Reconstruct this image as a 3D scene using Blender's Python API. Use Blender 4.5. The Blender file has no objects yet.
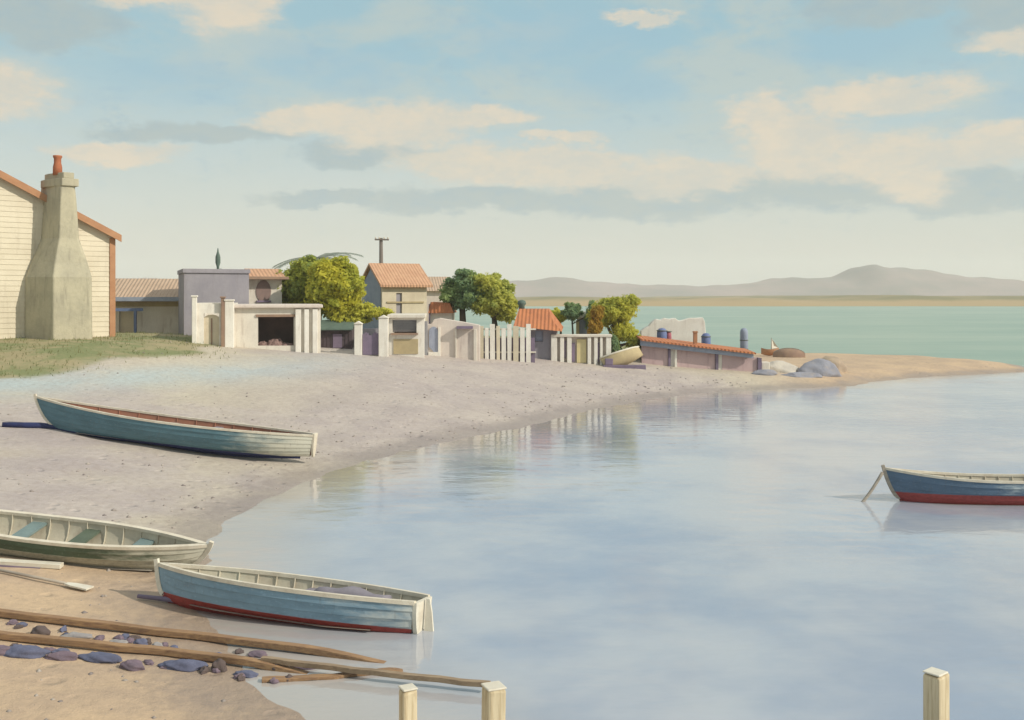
import bpy, bmesh, math, random
import numpy as np
from mathutils import Vector, Matrix
random.seed(7); RNG=np.random.default_rng(11)
S=bpy.context.scene; COL=S.collection
rad=math.radians
# ------------------------------------------------------------------ survey of the place
F=995.56; HC=4.5; YH=297.0          # lens and eye height; used to survey ground points
def wpt(px,py,z=0.0):
    D=F*(HC-z)/(py-YH); return ((px-512)/F*D, D)
SH=[(1040,371),(985,374),(930,376.5),(880,381),(850,386),(790,388.5),(700,393),(650,399),(600,408),(550,420),(510,430),(465,438),(420,447),(380,458),(340,470),(300,486),(270,500),(240,516),(220,530),(206,550),(196,572),(186,590),(205,612),(218,628),(226,650),(262,684),(310,720),(350,765),(380,820)]
POLY=np.array([wpt(*p) for p in SH]+[(-1.2,4.0),(-1.0,-60),(-420,-60),(-420,300),(-120,230),(-50,150),(-14,104),(0,84),(8,78),(16,76),(24,75.5),(30.5,71.5),(33.5,66)])
def sdist(P):
    P=np.asarray(P,float); A=POLY; B=np.roll(POLY,-1,0)
    d=np.full(len(P),1e9); ins=np.zeros(len(P),bool)
    for a,b in zip(A,B):
        ab=b-a; t=np.clip(((P-a)@ab)/(ab@ab),0,1); q=a+t[:,None]*ab
        d=np.minimum(d,np.hypot(*(P-q).T))
        c=((a[1]>P[:,1])!=(b[1]>P[:,1]))
        with np.errstate(divide='ignore',invalid='ignore'):
            xx=(b[0]-a[0])*(P[:,1]-a[1])/(b[1]-a[1])+a[0]
        ins^=c&(P[:,0]<xx)
    return np.where(ins,d,-d)
def ss(a,b,x):
    t=np.clip((x-a)/(b-a),0,1); return t*t*(3-2*t)
def ground(P):
    P=np.asarray(P,float); X,Y=P[:,0],P[:,1]; d=sdist(P); d=d+.16*np.sin(X*2.1+Y*1.3)*np.sin(Y*1.9-X*.7)+.05*np.sin(X*5.3)*np.sin(Y*4.7)
    bg=np.exp(-(((X+23)/10)**4+((Y-46)/9)**4))
    bo=ss(-3,-13,X)*ss(44,34,Y); slope=0.055+0.05*bo+0.09*ss(25,37,Y)*(1-bo)+0.075*bg
    cap=0.45+1.55*ss(15,1,X)+.72*bg
    up=np.maximum(slope*np.maximum(d,0),1e-6); z=(up**-6.0+cap**-6.0)**(-1/6)
    z=np.where(d>0,z,np.maximum(d*0.09,-2.5))
    n=0.03*np.sin(X*.9+1.3*np.sin(Y*.7))*np.sin(Y*.8+.6*np.sin(X*1.1))
    return z+n*ss(0.5,4,d)
def gz(x,y): return float(ground([(x,y)])[0])
def hit(px,py):
    D=np.linspace(5,130,5001); x=(px-512)/F*D; z=HC-(py-YH)/F*D
    g=np.maximum(ground(np.c_[x,D]),0); k=int(np.argmax(z<=g))
    return float(x[k]),float(D[k]),float(g[k])

# ------------------------------------------------------------------ tagging
def tag(o,label,cat=None,group=None,kind=None):
    if label: o['label']=label
    if cat: o['category']=cat
    if group: o['group']=group
    if kind: o['kind']=kind
    return o
def thing(name,label,cat,loc=(0,0,0),rot=(0,0,0),group=None):
    o=bpy.data.objects.new(name,None); COL.objects.link(o)
    o.location=loc; o.rotation_euler=rot; o.empty_display_size=.3
    return tag(o,label,cat,group)

# ------------------------------------------------------------------ node helpers / materials
class NT:
    def __init__(s,tree): s.t=tree; s.n=tree.nodes; s.l=tree.links
    def new(s,typ,**kw):
        n=s.n.new(typ)
        for k,v in kw.items(): setattr(n,k,v)
        return n
    def link(s,a,b): s.l.new(a,b)
    def put(s,inp,v):
        if hasattr(v,'is_linked') or isinstance(v,bpy.types.NodeSocket): s.l.new(v,inp)
        else:
            if inp.type=='RGBA' and len(v)==3: v=(*v,1)
            inp.default_value=v
    def math(s,op,a,b=0.0,c=None,clamp=False):
        n=s.new('ShaderNodeMath',operation=op,use_clamp=clamp); s.put(n.inputs[0],a); s.put(n.inputs[1],b)
        if c is not None: s.put(n.inputs[2],c)
        return n.outputs[0]
    def vmath(s,op,a,b=(0,0,0)):
        n=s.new('ShaderNodeVectorMath',operation=op); s.put(n.inputs[0],a); s.put(n.inputs[1],b); return n
    def mix(s,f,a,b,blend='MIX'):
        n=s.new('ShaderNodeMix',data_type='RGBA',blend_type=blend); s.put(n.inputs[0],f); s.put(n.inputs[6],a); s.put(n.inputs[7],b); return n.outputs[2]
    def noise(s,vec,scale,detail=4,rough=.55,dist=0):
        n=s.new('ShaderNodeTexNoise'); n.inputs['Scale'].default_value=scale; n.inputs['Detail'].default_value=detail
        n.inputs['Roughness'].default_value=rough; n.inputs['Distortion'].default_value=dist
        if vec is not None: s.link(vec,n.inputs['Vector'])
        return n.outputs[0]
    def sm(s,v,a,b,lo=0.0,hi=1.0):
        n=s.new('ShaderNodeMapRange',interpolation_type='SMOOTHSTEP'); s.put(n.inputs[0],v)
        for i,x in ((1,a),(2,b),(3,lo),(4,hi)): n.inputs[i].default_value=x
        return n.outputs[0]
    def scaled(s,vec,sc):
        n=s.new('ShaderNodeMapping'); s.link(vec,n.inputs[0]); n.inputs['Scale'].default_value=sc; return n.outputs[0]
    def bump(s,h,strength,dist=.02,normal=None):
        n=s.new('ShaderNodeBump'); n.inputs['Strength'].default_value=strength; n.inputs['Distance'].default_value=dist; s.link(h,n.inputs['Height'])
        if normal is not None: s.link(normal,n.inputs['Normal'])
        return n.outputs[0]
def newmat(name):
    m=bpy.data.materials.new(name); m.use_nodes=True; nt=NT(m.node_tree); b=m.node_tree.nodes['Principled BSDF']
    return m,nt,b
def mat(name,c1,c2=None,scale=1.5,rough=.85,bump=.25,bscale=30,stain=None,stain_amt=.5,streak=True,spec=.3,bdist=.01):
    """weathered surface: two tones of one colour broken by noise, vertical stains, fine relief"""
    m,nt,b=newmat(name); tc=nt.new('ShaderNodeTexCoord').outputs['Object']
    c2=c2 or tuple(x*.75 for x in c1)
    n1=nt.noise(tc,scale,6,.6); col=nt.mix(nt.sm(n1,.35,.68),c1,c2)
    if stain:
        v=nt.scaled(tc,(3.0,3.0,.5) if streak else (1,1,1)); n2=nt.noise(v,scale*1.4,7,.65)
        col=nt.mix(nt.math('MULTIPLY',nt.sm(n2,.5,.75),stain_amt),col,stain)
    n3=nt.noise(tc,bscale,5,.6)
    col=nt.mix(nt.sm(n3,.3,.75,0,.28),col,tuple(x*.7 for x in c1))
    nt.link(col,b.inputs['Base Color']); b.inputs['Roughness'].default_value=rough; b.inputs['Specular IOR Level'].default_value=spec
    nt.link(nt.bump(n3,bump,bdist),b.inputs['Normal'])
    return m
def wood(name,c1,c2,axis=0,rough=.8,scale=3):
    m,nt,b=newmat(name); tc=nt.new('ShaderNodeTexCoord').outputs['Object']
    sc=[14,14,14]; sc[axis]=.9
    g=nt.noise(nt.scaled(tc,sc),scale,6,.65,.6); p=nt.noise(tc,1.3,4)
    col=nt.mix(nt.sm(g,.3,.7),c1,c2); col=nt.mix(nt.sm(p,.45,.75,0,.5),col,tuple(x*.55 for x in c2))
    nt.link(col,b.inputs['Base Color']); b.inputs['Roughness'].default_value=rough; b.inputs['Specular IOR Level'].default_value=.25
    nt.link(nt.bump(g,.4,.01),b.inputs['Normal']); return m
def roofmat(name,c1,c2,pitch=.2,axis='X'):
    m,nt,b=newmat(name); tc=nt.new('ShaderNodeTexCoord').outputs['Object']
    w=nt.new('ShaderNodeTexWave',wave_type='BANDS',bands_direction=axis); nt.link(tc,w.inputs['Vector']); w.inputs['Scale'].default_value=.314/pitch*1.0
    w.inputs['Distortion'].default_value=.3
    n=nt.noise(tc,1.6,6,.65); n2=nt.noise(nt.scaled(tc,(4,.8,.8)),3,5)
    col=nt.mix(nt.sm(n,.35,.7),c1,c2); col=nt.mix(nt.sm(n2,.5,.8,0,.5),col,tuple(x*.5 for x in c2))
    nt.link(col,b.inputs['Base Color']); b.inputs['Roughness'].default_value=.75; b.inputs['Specular IOR Level'].default_value=.25
    nt.link(nt.bump(w.outputs[0],.6,.05),b.inputs['Normal']); return m

WHITE=mat('whitewash',(.72,.67,.58),(.62,.56,.48),.9,.9,.35,14,stain=(.36,.28,.22),stain_amt=.6)
WHITE2=mat('bright_whitewash',(.82,.78,.70),(.72,.67,.59),1.2,.9,.3,16,stain=(.42,.35,.29),stain_amt=.5)
CREAM=mat('cream_plaster',(.68,.60,.45),(.58,.50,.37),1.,.9,.3,14,stain=(.36,.29,.2),stain_amt=.4)
BOARD=mat('cream_weatherboard',(.70,.63,.49),(.61,.54,.41),.6,.75,.25,22,stain=(.40,.34,.26),stain_amt=.55)
MAUVE=mat('mauve_render_and_shade',(.34,.32,.35),(.28,.265,.30),.8,.9,.3,10,stain=(.2,.18,.19),stain_amt=.5)
PINK=mat('pink_distemper',(.58,.43,.42),(.50,.37,.38),.9,.9,.3,12,stain=(.30,.19,.21),stain_amt=.55)
PINKW=mat('pinkish_plaster',(.68,.60,.53),(.60,.52,.46),.9,.9,.3,12,stain=(.34,.24,.22),stain_amt=.5)
STONE=mat('chimney_render',(.47,.43,.31),(.38,.35,.26),1.1,.95,.7,7,stain=(.22,.2,.16),stain_amt=.65,bdist=.03)
GREYST=mat('grey_lintel',(.30,.30,.31),(.24,.24,.26),1.5,.9,.3,12)
ORANGE=roofmat('orange_iron_roof',(.50,.19,.08),(.42,.16,.08))
PALEOR=roofmat('faded_orange_roof',(.56,.33,.20),(.50,.28,.17))
TANROOF=roofmat('faded_tan_roof',(.48,.35,.25),(.43,.31,.22))
RUST=mat('rusty_orange_paint',(.45,.24,.13),(.38,.19,.10),1.5,.8,.2,20)
POT=mat('terracotta',(.42,.15,.07),(.33,.11,.06),2,.85,.3,20)
BLUEP=mat('blue_paint',(.14,.19,.33),(.11,.15,.27),2,.7,.15,20)
BLUEG=mat('blue_grey_paint_and_shade',(.30,.34,.42),(.24,.28,.36),2,.8,.2,16)
BLUEDOOR=mat('pale_blue_door_paint',(.34,.37,.46),(.28,.31,.40),2,.75,.2,16)
YELLOW=mat('pale_yellow_door_paint',(.66,.56,.30),(.58,.48,.26),2,.8,.2,16)
TARR=mat('tarred_boards',(.10,.075,.085),(.075,.06,.065),1.5,.9,.4,12)
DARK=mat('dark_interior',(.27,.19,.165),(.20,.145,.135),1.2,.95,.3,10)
BROWNP=mat('brown_board',(.33,.22,.15),(.26,.17,.13),2,.85,.3,14)
PURPLE=mat('violet_shadow',(.22,.17,.24),(.17,.14,.19),2,.9,.3,14)
TANP=mat('tan_board',(.47,.38,.22),(.40,.32,.19),2,.85,.2,14)
IRON=mat('dull_iron',(.14,.16,.14),(.10,.11,.10),3,.6,.2,30)
GREENP=mat('green_corrugated',(.12,.17,.14),(.09,.13,.11),2,.8,.2,14)
TANK=mat('blue_tank_paint',(.17,.22,.40),(.13,.17,.33),2,.7,.2,14)
REDT=mat('red_drum_paint',(.42,.14,.17),(.34,.1,.13),2,.7,.2,14)
TIMBER=wood('orange_brown_timber',(.40,.25,.13),(.22,.13,.08),0)
GREYWOOD=wood('silvered_timber',(.42,.37,.30),(.27,.23,.19),0)
POSTW=wood('pale_post_timber',(.66,.56,.38),(.46,.36,.22),2,.8,2)
POLEW=wood('pole_timber',(.20,.17,.15),(.14,.12,.10),2)
BARK=wood('bark',(.16,.12,.08),(.09,.07,.05),2)
WPAINT=mat('worn_white_paint',(.72,.68,.57),(.64,.58,.47),2.5,.6,.2,30,stain=(.36,.3,.22),stain_amt=.5,streak=False,spec=.4)

# ------------------------------------------------------------------ mesh builder
class MB:
    def __init__(s): s.v=[]; s.f=[]; s.m=[]; s.sm=[]
    def add(s,vs,fs,mi=0,smooth=False):
        o=len(s.v); s.v+=[tuple(v) for v in vs]
        for f in fs: s.f.append([o+i for i in f]); s.m.append(mi); s.sm.append(smooth)
    def box(s,x0,x1,y0,y1,z0,z1,mi=0,j=0.0):
        vs=[(x,y,z) for z in (z0,z1) for y in (y0,y1) for x in (x0,x1)]
        if j: vs=[tuple(c+random.uniform(-j,j) for c in v) for v in vs]
        s.add(vs,[(0,2,3,1),(4,5,7,6),(0,1,5,4),(1,3,7,5),(3,2,6,7),(2,0,4,6)],mi); return s
    def prism(s,poly,a0,a1,axis='y',mi=0):
        n=len(poly)
        P=(lambda p,a:(p[0],a,p[1])) if axis=='y' else ((lambda p,a:(a,p[0],p[1])) if axis=='x' else (lambda p,a:(p[0],p[1],a)))
        vs=[P(p,a0) for p in poly]+[P(p,a1) for p in poly]
        s.add(vs,[list(range(n)),list(range(2*n-1,n-1,-1))]+[(i,i+n,(i+1)%n+n,(i+1)%n) for i in range(n)],mi); return s
    def tube(s,pts,r,n=8,mi=0,cap=True,smooth=True,sq=None):
        pts=[Vector(p) for p in pts]; rings=[]
        rs=r if isinstance(r,(list,tuple)) else [r]*len(pts)
        up=Vector((0,0,1))
        for i,p in enumerate(pts):
            t=(pts[min(i+1,len(pts)-1)]-pts[max(i-1,0)]).normalized()
            a=t.cross(up)
            if a.length<.05: a=t.cross(Vector((0,1,0)))
            a.normalize(); b=a.cross(t)
            if sq: ring=[p+a*sq[0]*x+b*sq[1]*y for x,y in ((-.9,-1),(.9,-1),(1,-.9),(1,.9),(.9,1),(-.9,1),(-1,.9),(-1,-.9))]
            else: ring=[p+(a*math.cos(k*2*math.pi/n)+b*math.sin(k*2*math.pi/n))*rs[i] for k in range(n)]
            rings.append(ring)
        m=len(rings[0]); vs=[v for r_ in rings for v in r_]; fs=[]
        for i in range(len(rings)-1):
            for k in range(m): fs.append((i*m+k,i*m+(k+1)%m,(i+1)*m+(k+1)%m,(i+1)*m+k))
        if cap: fs+= [list(range(m-1,-1,-1)),[(len(rings)-1)*m+k for k in range(m)]]
        s.add(vs,fs,mi,smooth and not sq); return s
    def lathe(s,prof,n=16,cx=0,cy=0,mi=0):
        vs=[(cx+r*math.cos(k*2*math.pi/n),cy+r*math.sin(k*2*math.pi/n),z) for r,z in prof for k in range(n)]
        fs=[(i*n+k,i*n+(k+1)%n,(i+1)*n+(k+1)%n,(i+1)*n+k) for i in range(len(prof)-1) for k in range(n)]
        fs+=[list(range(n-1,-1,-1)),[(len(prof)-1)*n+k for k in range(n)]]
        s.add(vs,fs,mi,True); return s
    def wall(s,x0,x1,z0,z1,y,t,holes=(),mi=0):
        """wall in the xz plane, front at y, thickness t, rectangular holes with reveals"""
        xs=sorted({x0,x1,*[c for h in holes for c in h[:2]]}); zs=sorted({z0,z1,*[c for h in holes for c in h[2:]]})
        xs=[x for x in xs if x0<=x<=x1]; zs=[z for z in zs if z0<=z<=z1]
        hole=lambda x,z:any(h[0]<x<h[1] and h[2]<z<h[3] for h in holes)
        for a,b in zip(xs,xs[1:]):
            for c,d in zip(zs,zs[1:]):
                if hole((a+b)/2,(c+d)/2): continue
                s.add([(a,y,c),(b,y,c),(b,y,d),(a,y,d)],[(0,1,2,3)],mi); s.add([(a,y+t,c),(b,y+t,c),(b,y+t,d),(a,y+t,d)],[(3,2,1,0)],mi)
        for (a,b,c,d) in list(holes)+[(x0,x1,z0,z1)]:
            a,b,c,d=max(a,x0),min(b,x1),max(c,z0),min(d,z1)
            s.add([(a,y,c),(b,y,c),(b,y,d),(a,y,d),(a,y+t,c),(b,y+t,c),(b,y+t,d),(a,y+t,d)],[(0,1,5,4),(1,2,6,5),(2,3,7,6),(3,0,4,7)],mi)
        return s
    def build(s,name,mats,parent=None,bevel=0,fix=True,loc=None):
        me=bpy.data.meshes.new(name); me.from_pydata(s.v,[],s.f)
        for m in (mats if isinstance(mats,(list,tuple)) else [mats]): me.materials.append(m)
        me.polygons.foreach_set('material_index',s.m); me.polygons.foreach_set('use_smooth',s.sm); me.update()
        if fix:
            bm=bmesh.new(); bm.from_mesh(me); bmesh.ops.recalc_face_normals(bm,faces=bm.faces); bm.to_mesh(me); bm.free()
        o=bpy.data.objects.new(name,me); COL.objects.link(o)
        if parent: o.parent=parent
        if loc: o.location=loc
        if bevel:
            b=o.modifiers.new('edge','BEVEL'); b.width=bevel; b.segments=2; b.limit_method='ANGLE'; b.angle_limit=rad(40)
        return o

# ------------------------------------------------------------------ ground
def axis_pts(a,b,near0,near1,step,grow=1.12):
    pts=list(np.arange(near0,near1+1e-6,step)); s=step
    while pts[-1]<b: s*=grow; pts.append(min(b,pts[-1]+s))
    s=step; lo=[near0]
    while lo[-1]>a: s*=grow; lo.append(max(a,lo[-1]-s))
    return np.array(lo[:0:-1]+pts)
def grid_obj(name,gx,gy,zf,mats,attrs=None):
    GX,GY=np.meshgrid(gx,gy); P=np.c_[GX.ravel(),GY.ravel()]; Z=zf(P); nx,ny=len(gx),len(gy)
    me=bpy.data.meshes.new(name); i=np.arange(nx*ny).reshape(ny,nx)
    f=np.stack([i[:-1,:-1],i[:-1,1:],i[1:,1:],i[1:,:-1]],-1).reshape(-1,4)
    me.from_pydata(np.c_[P,Z].tolist(),[],f.tolist()); me.materials.append(mats)
    me.polygons.foreach_set('use_smooth',[True]*len(f))
    for k,fn in (attrs or {}).items():
        a=me.attributes.new(k,'FLOAT','POINT'); a.data.foreach_set('value',np.asarray(fn(P,Z),np.float32))
    me.update(); o=bpy.data.objects.new(name,me); COL.objects.link(o); return o
def grassmask(P,Z):
    X,Y=P[:,0],P[:,1]; d=sdist(P)
    edge=-11.6-0.42*np.maximum(0,44.7-Y)+1.2*np.sin(Y*.35)+.6*np.sin(Y*1.1)
    g=ss(0.0,-2.5,X-edge)*ss(30,34.5,Y)
    g=np.maximum(g,ss(54,59,Y+2*np.sin(X*.5))*ss(14,8,X))
    g=np.maximum(g,ss(-18,-23,X)*ss(24,32,Y))
    return g
def sand_material():
    m,nt,b=newmat('sand'); tc=nt.new('ShaderNodeTexCoord').outputs['Object']
    at=lambda n:nt.new('ShaderNodeAttribute',attribute_name=n).outputs['Fac']
    n1=nt.noise(tc,.12,6,.6); n2=nt.noise(tc,.55,6,.65,.4); n3=nt.noise(tc,6,6,.7); n4=nt.noise(tc,40,4,.7)
    warm=nt.mix(nt.sm(n2,.35,.7),(.58,.425,.275),(.48,.355,.25))
    grey=nt.mix(nt.sm(n2,.35,.68),(.49,.43,.39),(.41,.355,.34))
    pale=nt.mix(nt.sm(n2,.3,.7),(.55,.49,.38),(.50,.44,.35))
    col=nt.mix(nt.sm(n1,.42,.60),pale,grey)
    col=nt.mix(at('warm'),col,warm)
    col=nt.mix(nt.math('MULTIPLY',at('shell'),nt.sm(n2,.25,.6,.55,1)),col,(.43,.49,.49))  # mask is only a pale bluish tint band along the upper sand
    col=nt.mix(at('mid'),col,grey)
    col=nt.mix(nt.sm(n3,.35,.75,0,.35),col,(.25,.19,.15))
    col=nt.mix(nt.math('MULTIPLY',nt.sm(n4,.55,.72),.3),col,(.20,.16,.14))
    wetn=nt.math('ADD',at('wet'),nt.math('MULTIPLY',nt.math('SUBTRACT',nt.math('ADD',nt.math('MULTIPLY',n2,.6),nt.math('MULTIPLY',n3,.4)),.5),1.4))
    wet=nt.sm(wetn,.2,1.0)
    col=nt.mix(nt.math('MULTIPLY',wet,.55),col,(.24,.19,.165))
    gn=nt.math('ADD',at('grass'),nt.math('MULTIPLY',nt.math('SUBTRACT',nt.noise(tc,.5,8,.7),.52),1.3))
    gcol=nt.mix(nt.sm(n2,.4,.6),(.20,.22,.10),(.33,.28,.16))
    col=nt.mix(nt.math('MULTIPLY',nt.sm(gn,.45,.85),at('grass')),col,gcol)
    nt.link(col,b.inputs['Base Color']); nt.link(nt.math('SUBTRACT',.95,nt.math('MULTIPLY',wet,.5)),b.inputs['Roughness'])
    b.inputs['Specular IOR Level'].default_value=.3
    h=nt.math('ADD',nt.math('MULTIPLY',n3,1.0),nt.math('MULTIPLY',n4,.35))
    h=nt.math('ADD',h,nt.math('MULTIPLY',n2,2.0))
    vo=nt.new('ShaderNodeTexVoronoi',feature='SMOOTH_F1'); vo.inputs['Scale'].default_value=2.1; vo.inputs['Randomness'].default_value=1; nt.link(tc,vo.inputs['Vector'])
    h=nt.math('ADD',h,nt.math('MULTIPLY',nt.sm(vo.outputs['Distance'],.08,.24),nt.sm(n1,.35,.6,.3,1.4)))
    nt.link(nt.bump(h,.5,.06),b.inputs['Normal']); return m
gx=axis_pts(-420,60,-32,34,.28); gy=axis_pts(-60,300,5,80,.3)
far_dn=lambda P:np.where(P[:,0]>-1,1,1)
land=grid_obj('ground',gx,gy,ground,sand_material(),{
  'wet':lambda P,Z:ss(2.2,0.1,sdist(P))*.95,
  'warm':lambda P,Z:np.maximum(ss(19,15.5,P[:,1]),ss(11,17,P[:,0])*ss(40,50,P[:,1])),
  'shell':lambda P,Z:np.exp(-((Z-1.55)/.28)**2)*ss(-2,-9,P[:,0])*ss(26,34,P[:,1]),
  'mid':lambda P,Z:.9*ss(-13,-4,P[:,0])*ss(22,30,P[:,1])*ss(54,48,P[:,1])*ss(12,8,P[:,0]),
  'grass':grassmask})
tag(land,'bare sandy beach and low bank round the bay',kind='structure')

# water
def water_material():
    m,nt,b=newmat('water'); tc=nt.new('ShaderNodeTexCoord').outputs['Object']
    sep=nt.new('ShaderNodeSeparateXYZ'); nt.link(tc,sep.inputs[0]); X,Y=sep.outputs[0],sep.outputs[1]
    n0=nt.noise(tc,.09,5,.6); n1=nt.noise(tc,.3,4,.6)
    outer=nt.sm(nt.math('ADD',Y,nt.math('MULTIPLY',n0,1)),62.5,66.5)
    deep=nt.sm(nt.math('ADD',nt.math('MULTIPLY',n1,.55),nt.math('MULTIPLY',n0,.75)),.55,.78)  # noise blotches put bluer sky reflections into the bay colour
    bay=nt.mix(deep,(.435,.45,.485),(.29,.335,.425)); bay=nt.mix(nt.math('MULTIPLY',nt.new('ShaderNodeAttribute',attribute_name='shallow').outputs['Fac'],.8),bay,(.43,.375,.315))  # deep is the painted sky reflection, not water depth
    sea=nt.mix(nt.sm(nt.noise(nt.scaled(tc,(.35,1,1)),.05,8,.7),.35,.65),(.20,.31,.235),(.315,.395,.30))
    nt.link(nt.mix(outer,bay,sea),b.inputs['Base Color'])
    b.inputs['IOR'].default_value=1.75
    nt.link(nt.sm(outer,0,1,.5,.22),b.inputs['Specular IOR Level'])
    nt.link(nt.sm(outer,0,1,.045,.35),b.inputs['Roughness'])
    w1=nt.noise(nt.scaled(tc,(.8,1.6,1)),1.2,3,.55,.3); w2=nt.noise(nt.scaled(tc,(1,1.8,1)),6,3,.6)
    h=nt.math('ADD',w1,nt.math('MULTIPLY',w2,.12))
    ruff=nt.sm(nt.noise(nt.scaled(tc,(.6,1.5,1)),.11,4,.6),.48,.66); w3=nt.noise(nt.scaled(tc,(.8,1.8,1)),3.2,4,.6); h=nt.math('ADD',h,nt.math('MULTIPLY',w3,nt.math('MULTIPLY',ruff,.9)))
    nt.link(nt.bump(h,.046,.25),b.inputs['Normal']); return m
wx=axis_pts(-2400,2400,-14,34,.4,1.35); wy=axis_pts(-70,2900,8,64,.4,1.35)
water=grid_obj('water',wx,wy,lambda P:np.zeros(len(P)),water_material(),{'shallow':lambda P,Z:ss(-2.6,-.1,sdist(P)+.35*np.sin(P[:,0]*1.3+P[:,1]*.7))}); tag(water,'calm pale bay water opening to green harbour',kind='structure')

# far shore and hills
def far_shore():
    gx=np.arange(-1500,1501,6.); gy=np.concatenate([np.arange(420,700,10.),np.arange(700,1500,60.)])
    def zf(P):
        X,Y=P[:,0],P[:,1]; e=Y-(478+10*np.sin(X*.011)+6*np.sin(X*.037)-.018*np.clip(X,-500,500))
        h=3.7+.9*np.sin(X*.019+1)*np.sin(X*.05)+.5*np.sin(X*.13+Y*.02)+.9*ss(100,250,X)-.8*ss(60,-120,X)
        return np.where(e>0,h*(1-np.exp(-e/22)),np.maximum(e*.08,-2))
    m,nt,b=newmat('far_dunes'); tc=nt.new('ShaderNodeTexCoord').outputs['Object']
    sep=nt.new('ShaderNodeSeparateXYZ'); nt.link(tc,sep.inputs[0])
    n=nt.noise(nt.scaled(tc,(1,.5,6)),.035,8,.75); n2=nt.noise(tc,.012,4)
    grass=nt.sm(nt.math('ADD',nt.math('MULTIPLY',sep.outputs[2],.22),nt.math('SUBTRACT',n,.55)),.35,.75)
    grass=nt.math('MULTIPLY',grass,nt.sm(n2,.35,.6,.15,1))
    nt.link(nt.mix(grass,(.38,.27,.13),(.20,.17,.07)),b.inputs['Base Color']); b.inputs['Roughness'].default_value=.95
    return tag(grid_obj('far_shore',gx,gy,zf,m),'low sandy far shore across the harbour',kind='structure')
far_shore()
def hills():
    prof=[(-900,270),(-200,272),(60,276),(180,279),(300,283),(430,282),(512,281),(558,276.5),(620,283),(700,285),(742,284),(780,277.5),(842,276.5),(858,268),(872,263.5),(900,266.5),(930,270.5),(970,276.5),(1024,281),(1150,285),(1500,282),(2200,278)]
    D=1750; xs=np.array([(p-512)/F*D for p,_ in prof]); zs=np.array([HC+(YH-y)/F*D for _,y in prof])
    gx=np.arange(-2300,2301,14.); gy=np.arange(1350,2300,16.)
    def zf(P):
        X,Y=P[:,0],P[:,1]; r=np.interp(X,xs,zs)
        rid=1750+40*np.sin(X*.004)
        fall=np.exp(-((Y-rid)/np.where(Y<rid,150,220))**2)
        spur=1-.34*(1-fall)*(.5+.5*np.sin(X*.021+1.5*np.sin(Y*.01)))
        det=.03*np.sin(X*.06+Y*.03)+.02*np.sin(X*.13-Y*.05)
        return r*fall*spur*(1+det)-1.0
    m=mat('hill_grassland',(.32,.25,.23),(.19,.18,.165),.009,.95,.2,.08,bdist=3)
    return tag(grid_obj('hills',gx,gy,zf,m),'long low hills with one flat knob',kind='structure')
hills()

# ------------------------------------------------------------------ buildings
class Site:
    """a place on the ground, surveyed at picture column/row; local x right, y away, z up, metres"""
    def __init__(s,px,py,name,label,cat,yaw=0,group=None,D=None,dz=0):
        x,d,z=hit(px,py)
        if D: 
            x=(px-512)/F*D; d=D; z=gz(x,d)
        s.px,s.D,s.z=px,d,z; s.k=d/F; s.o=thing(name,label,cat,(x,d,z+dz),(0,0,rad(yaw)),group)
        s.cy=math.cos(rad(yaw)); s.base=YH+F*(HC-z-dz)/d
    def x(s,p): return (p-s.px)*s.k/s.cy
    def h(s,p): return (s.base-p)*s.k
FD=-.5   # foundations go into the ground

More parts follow.
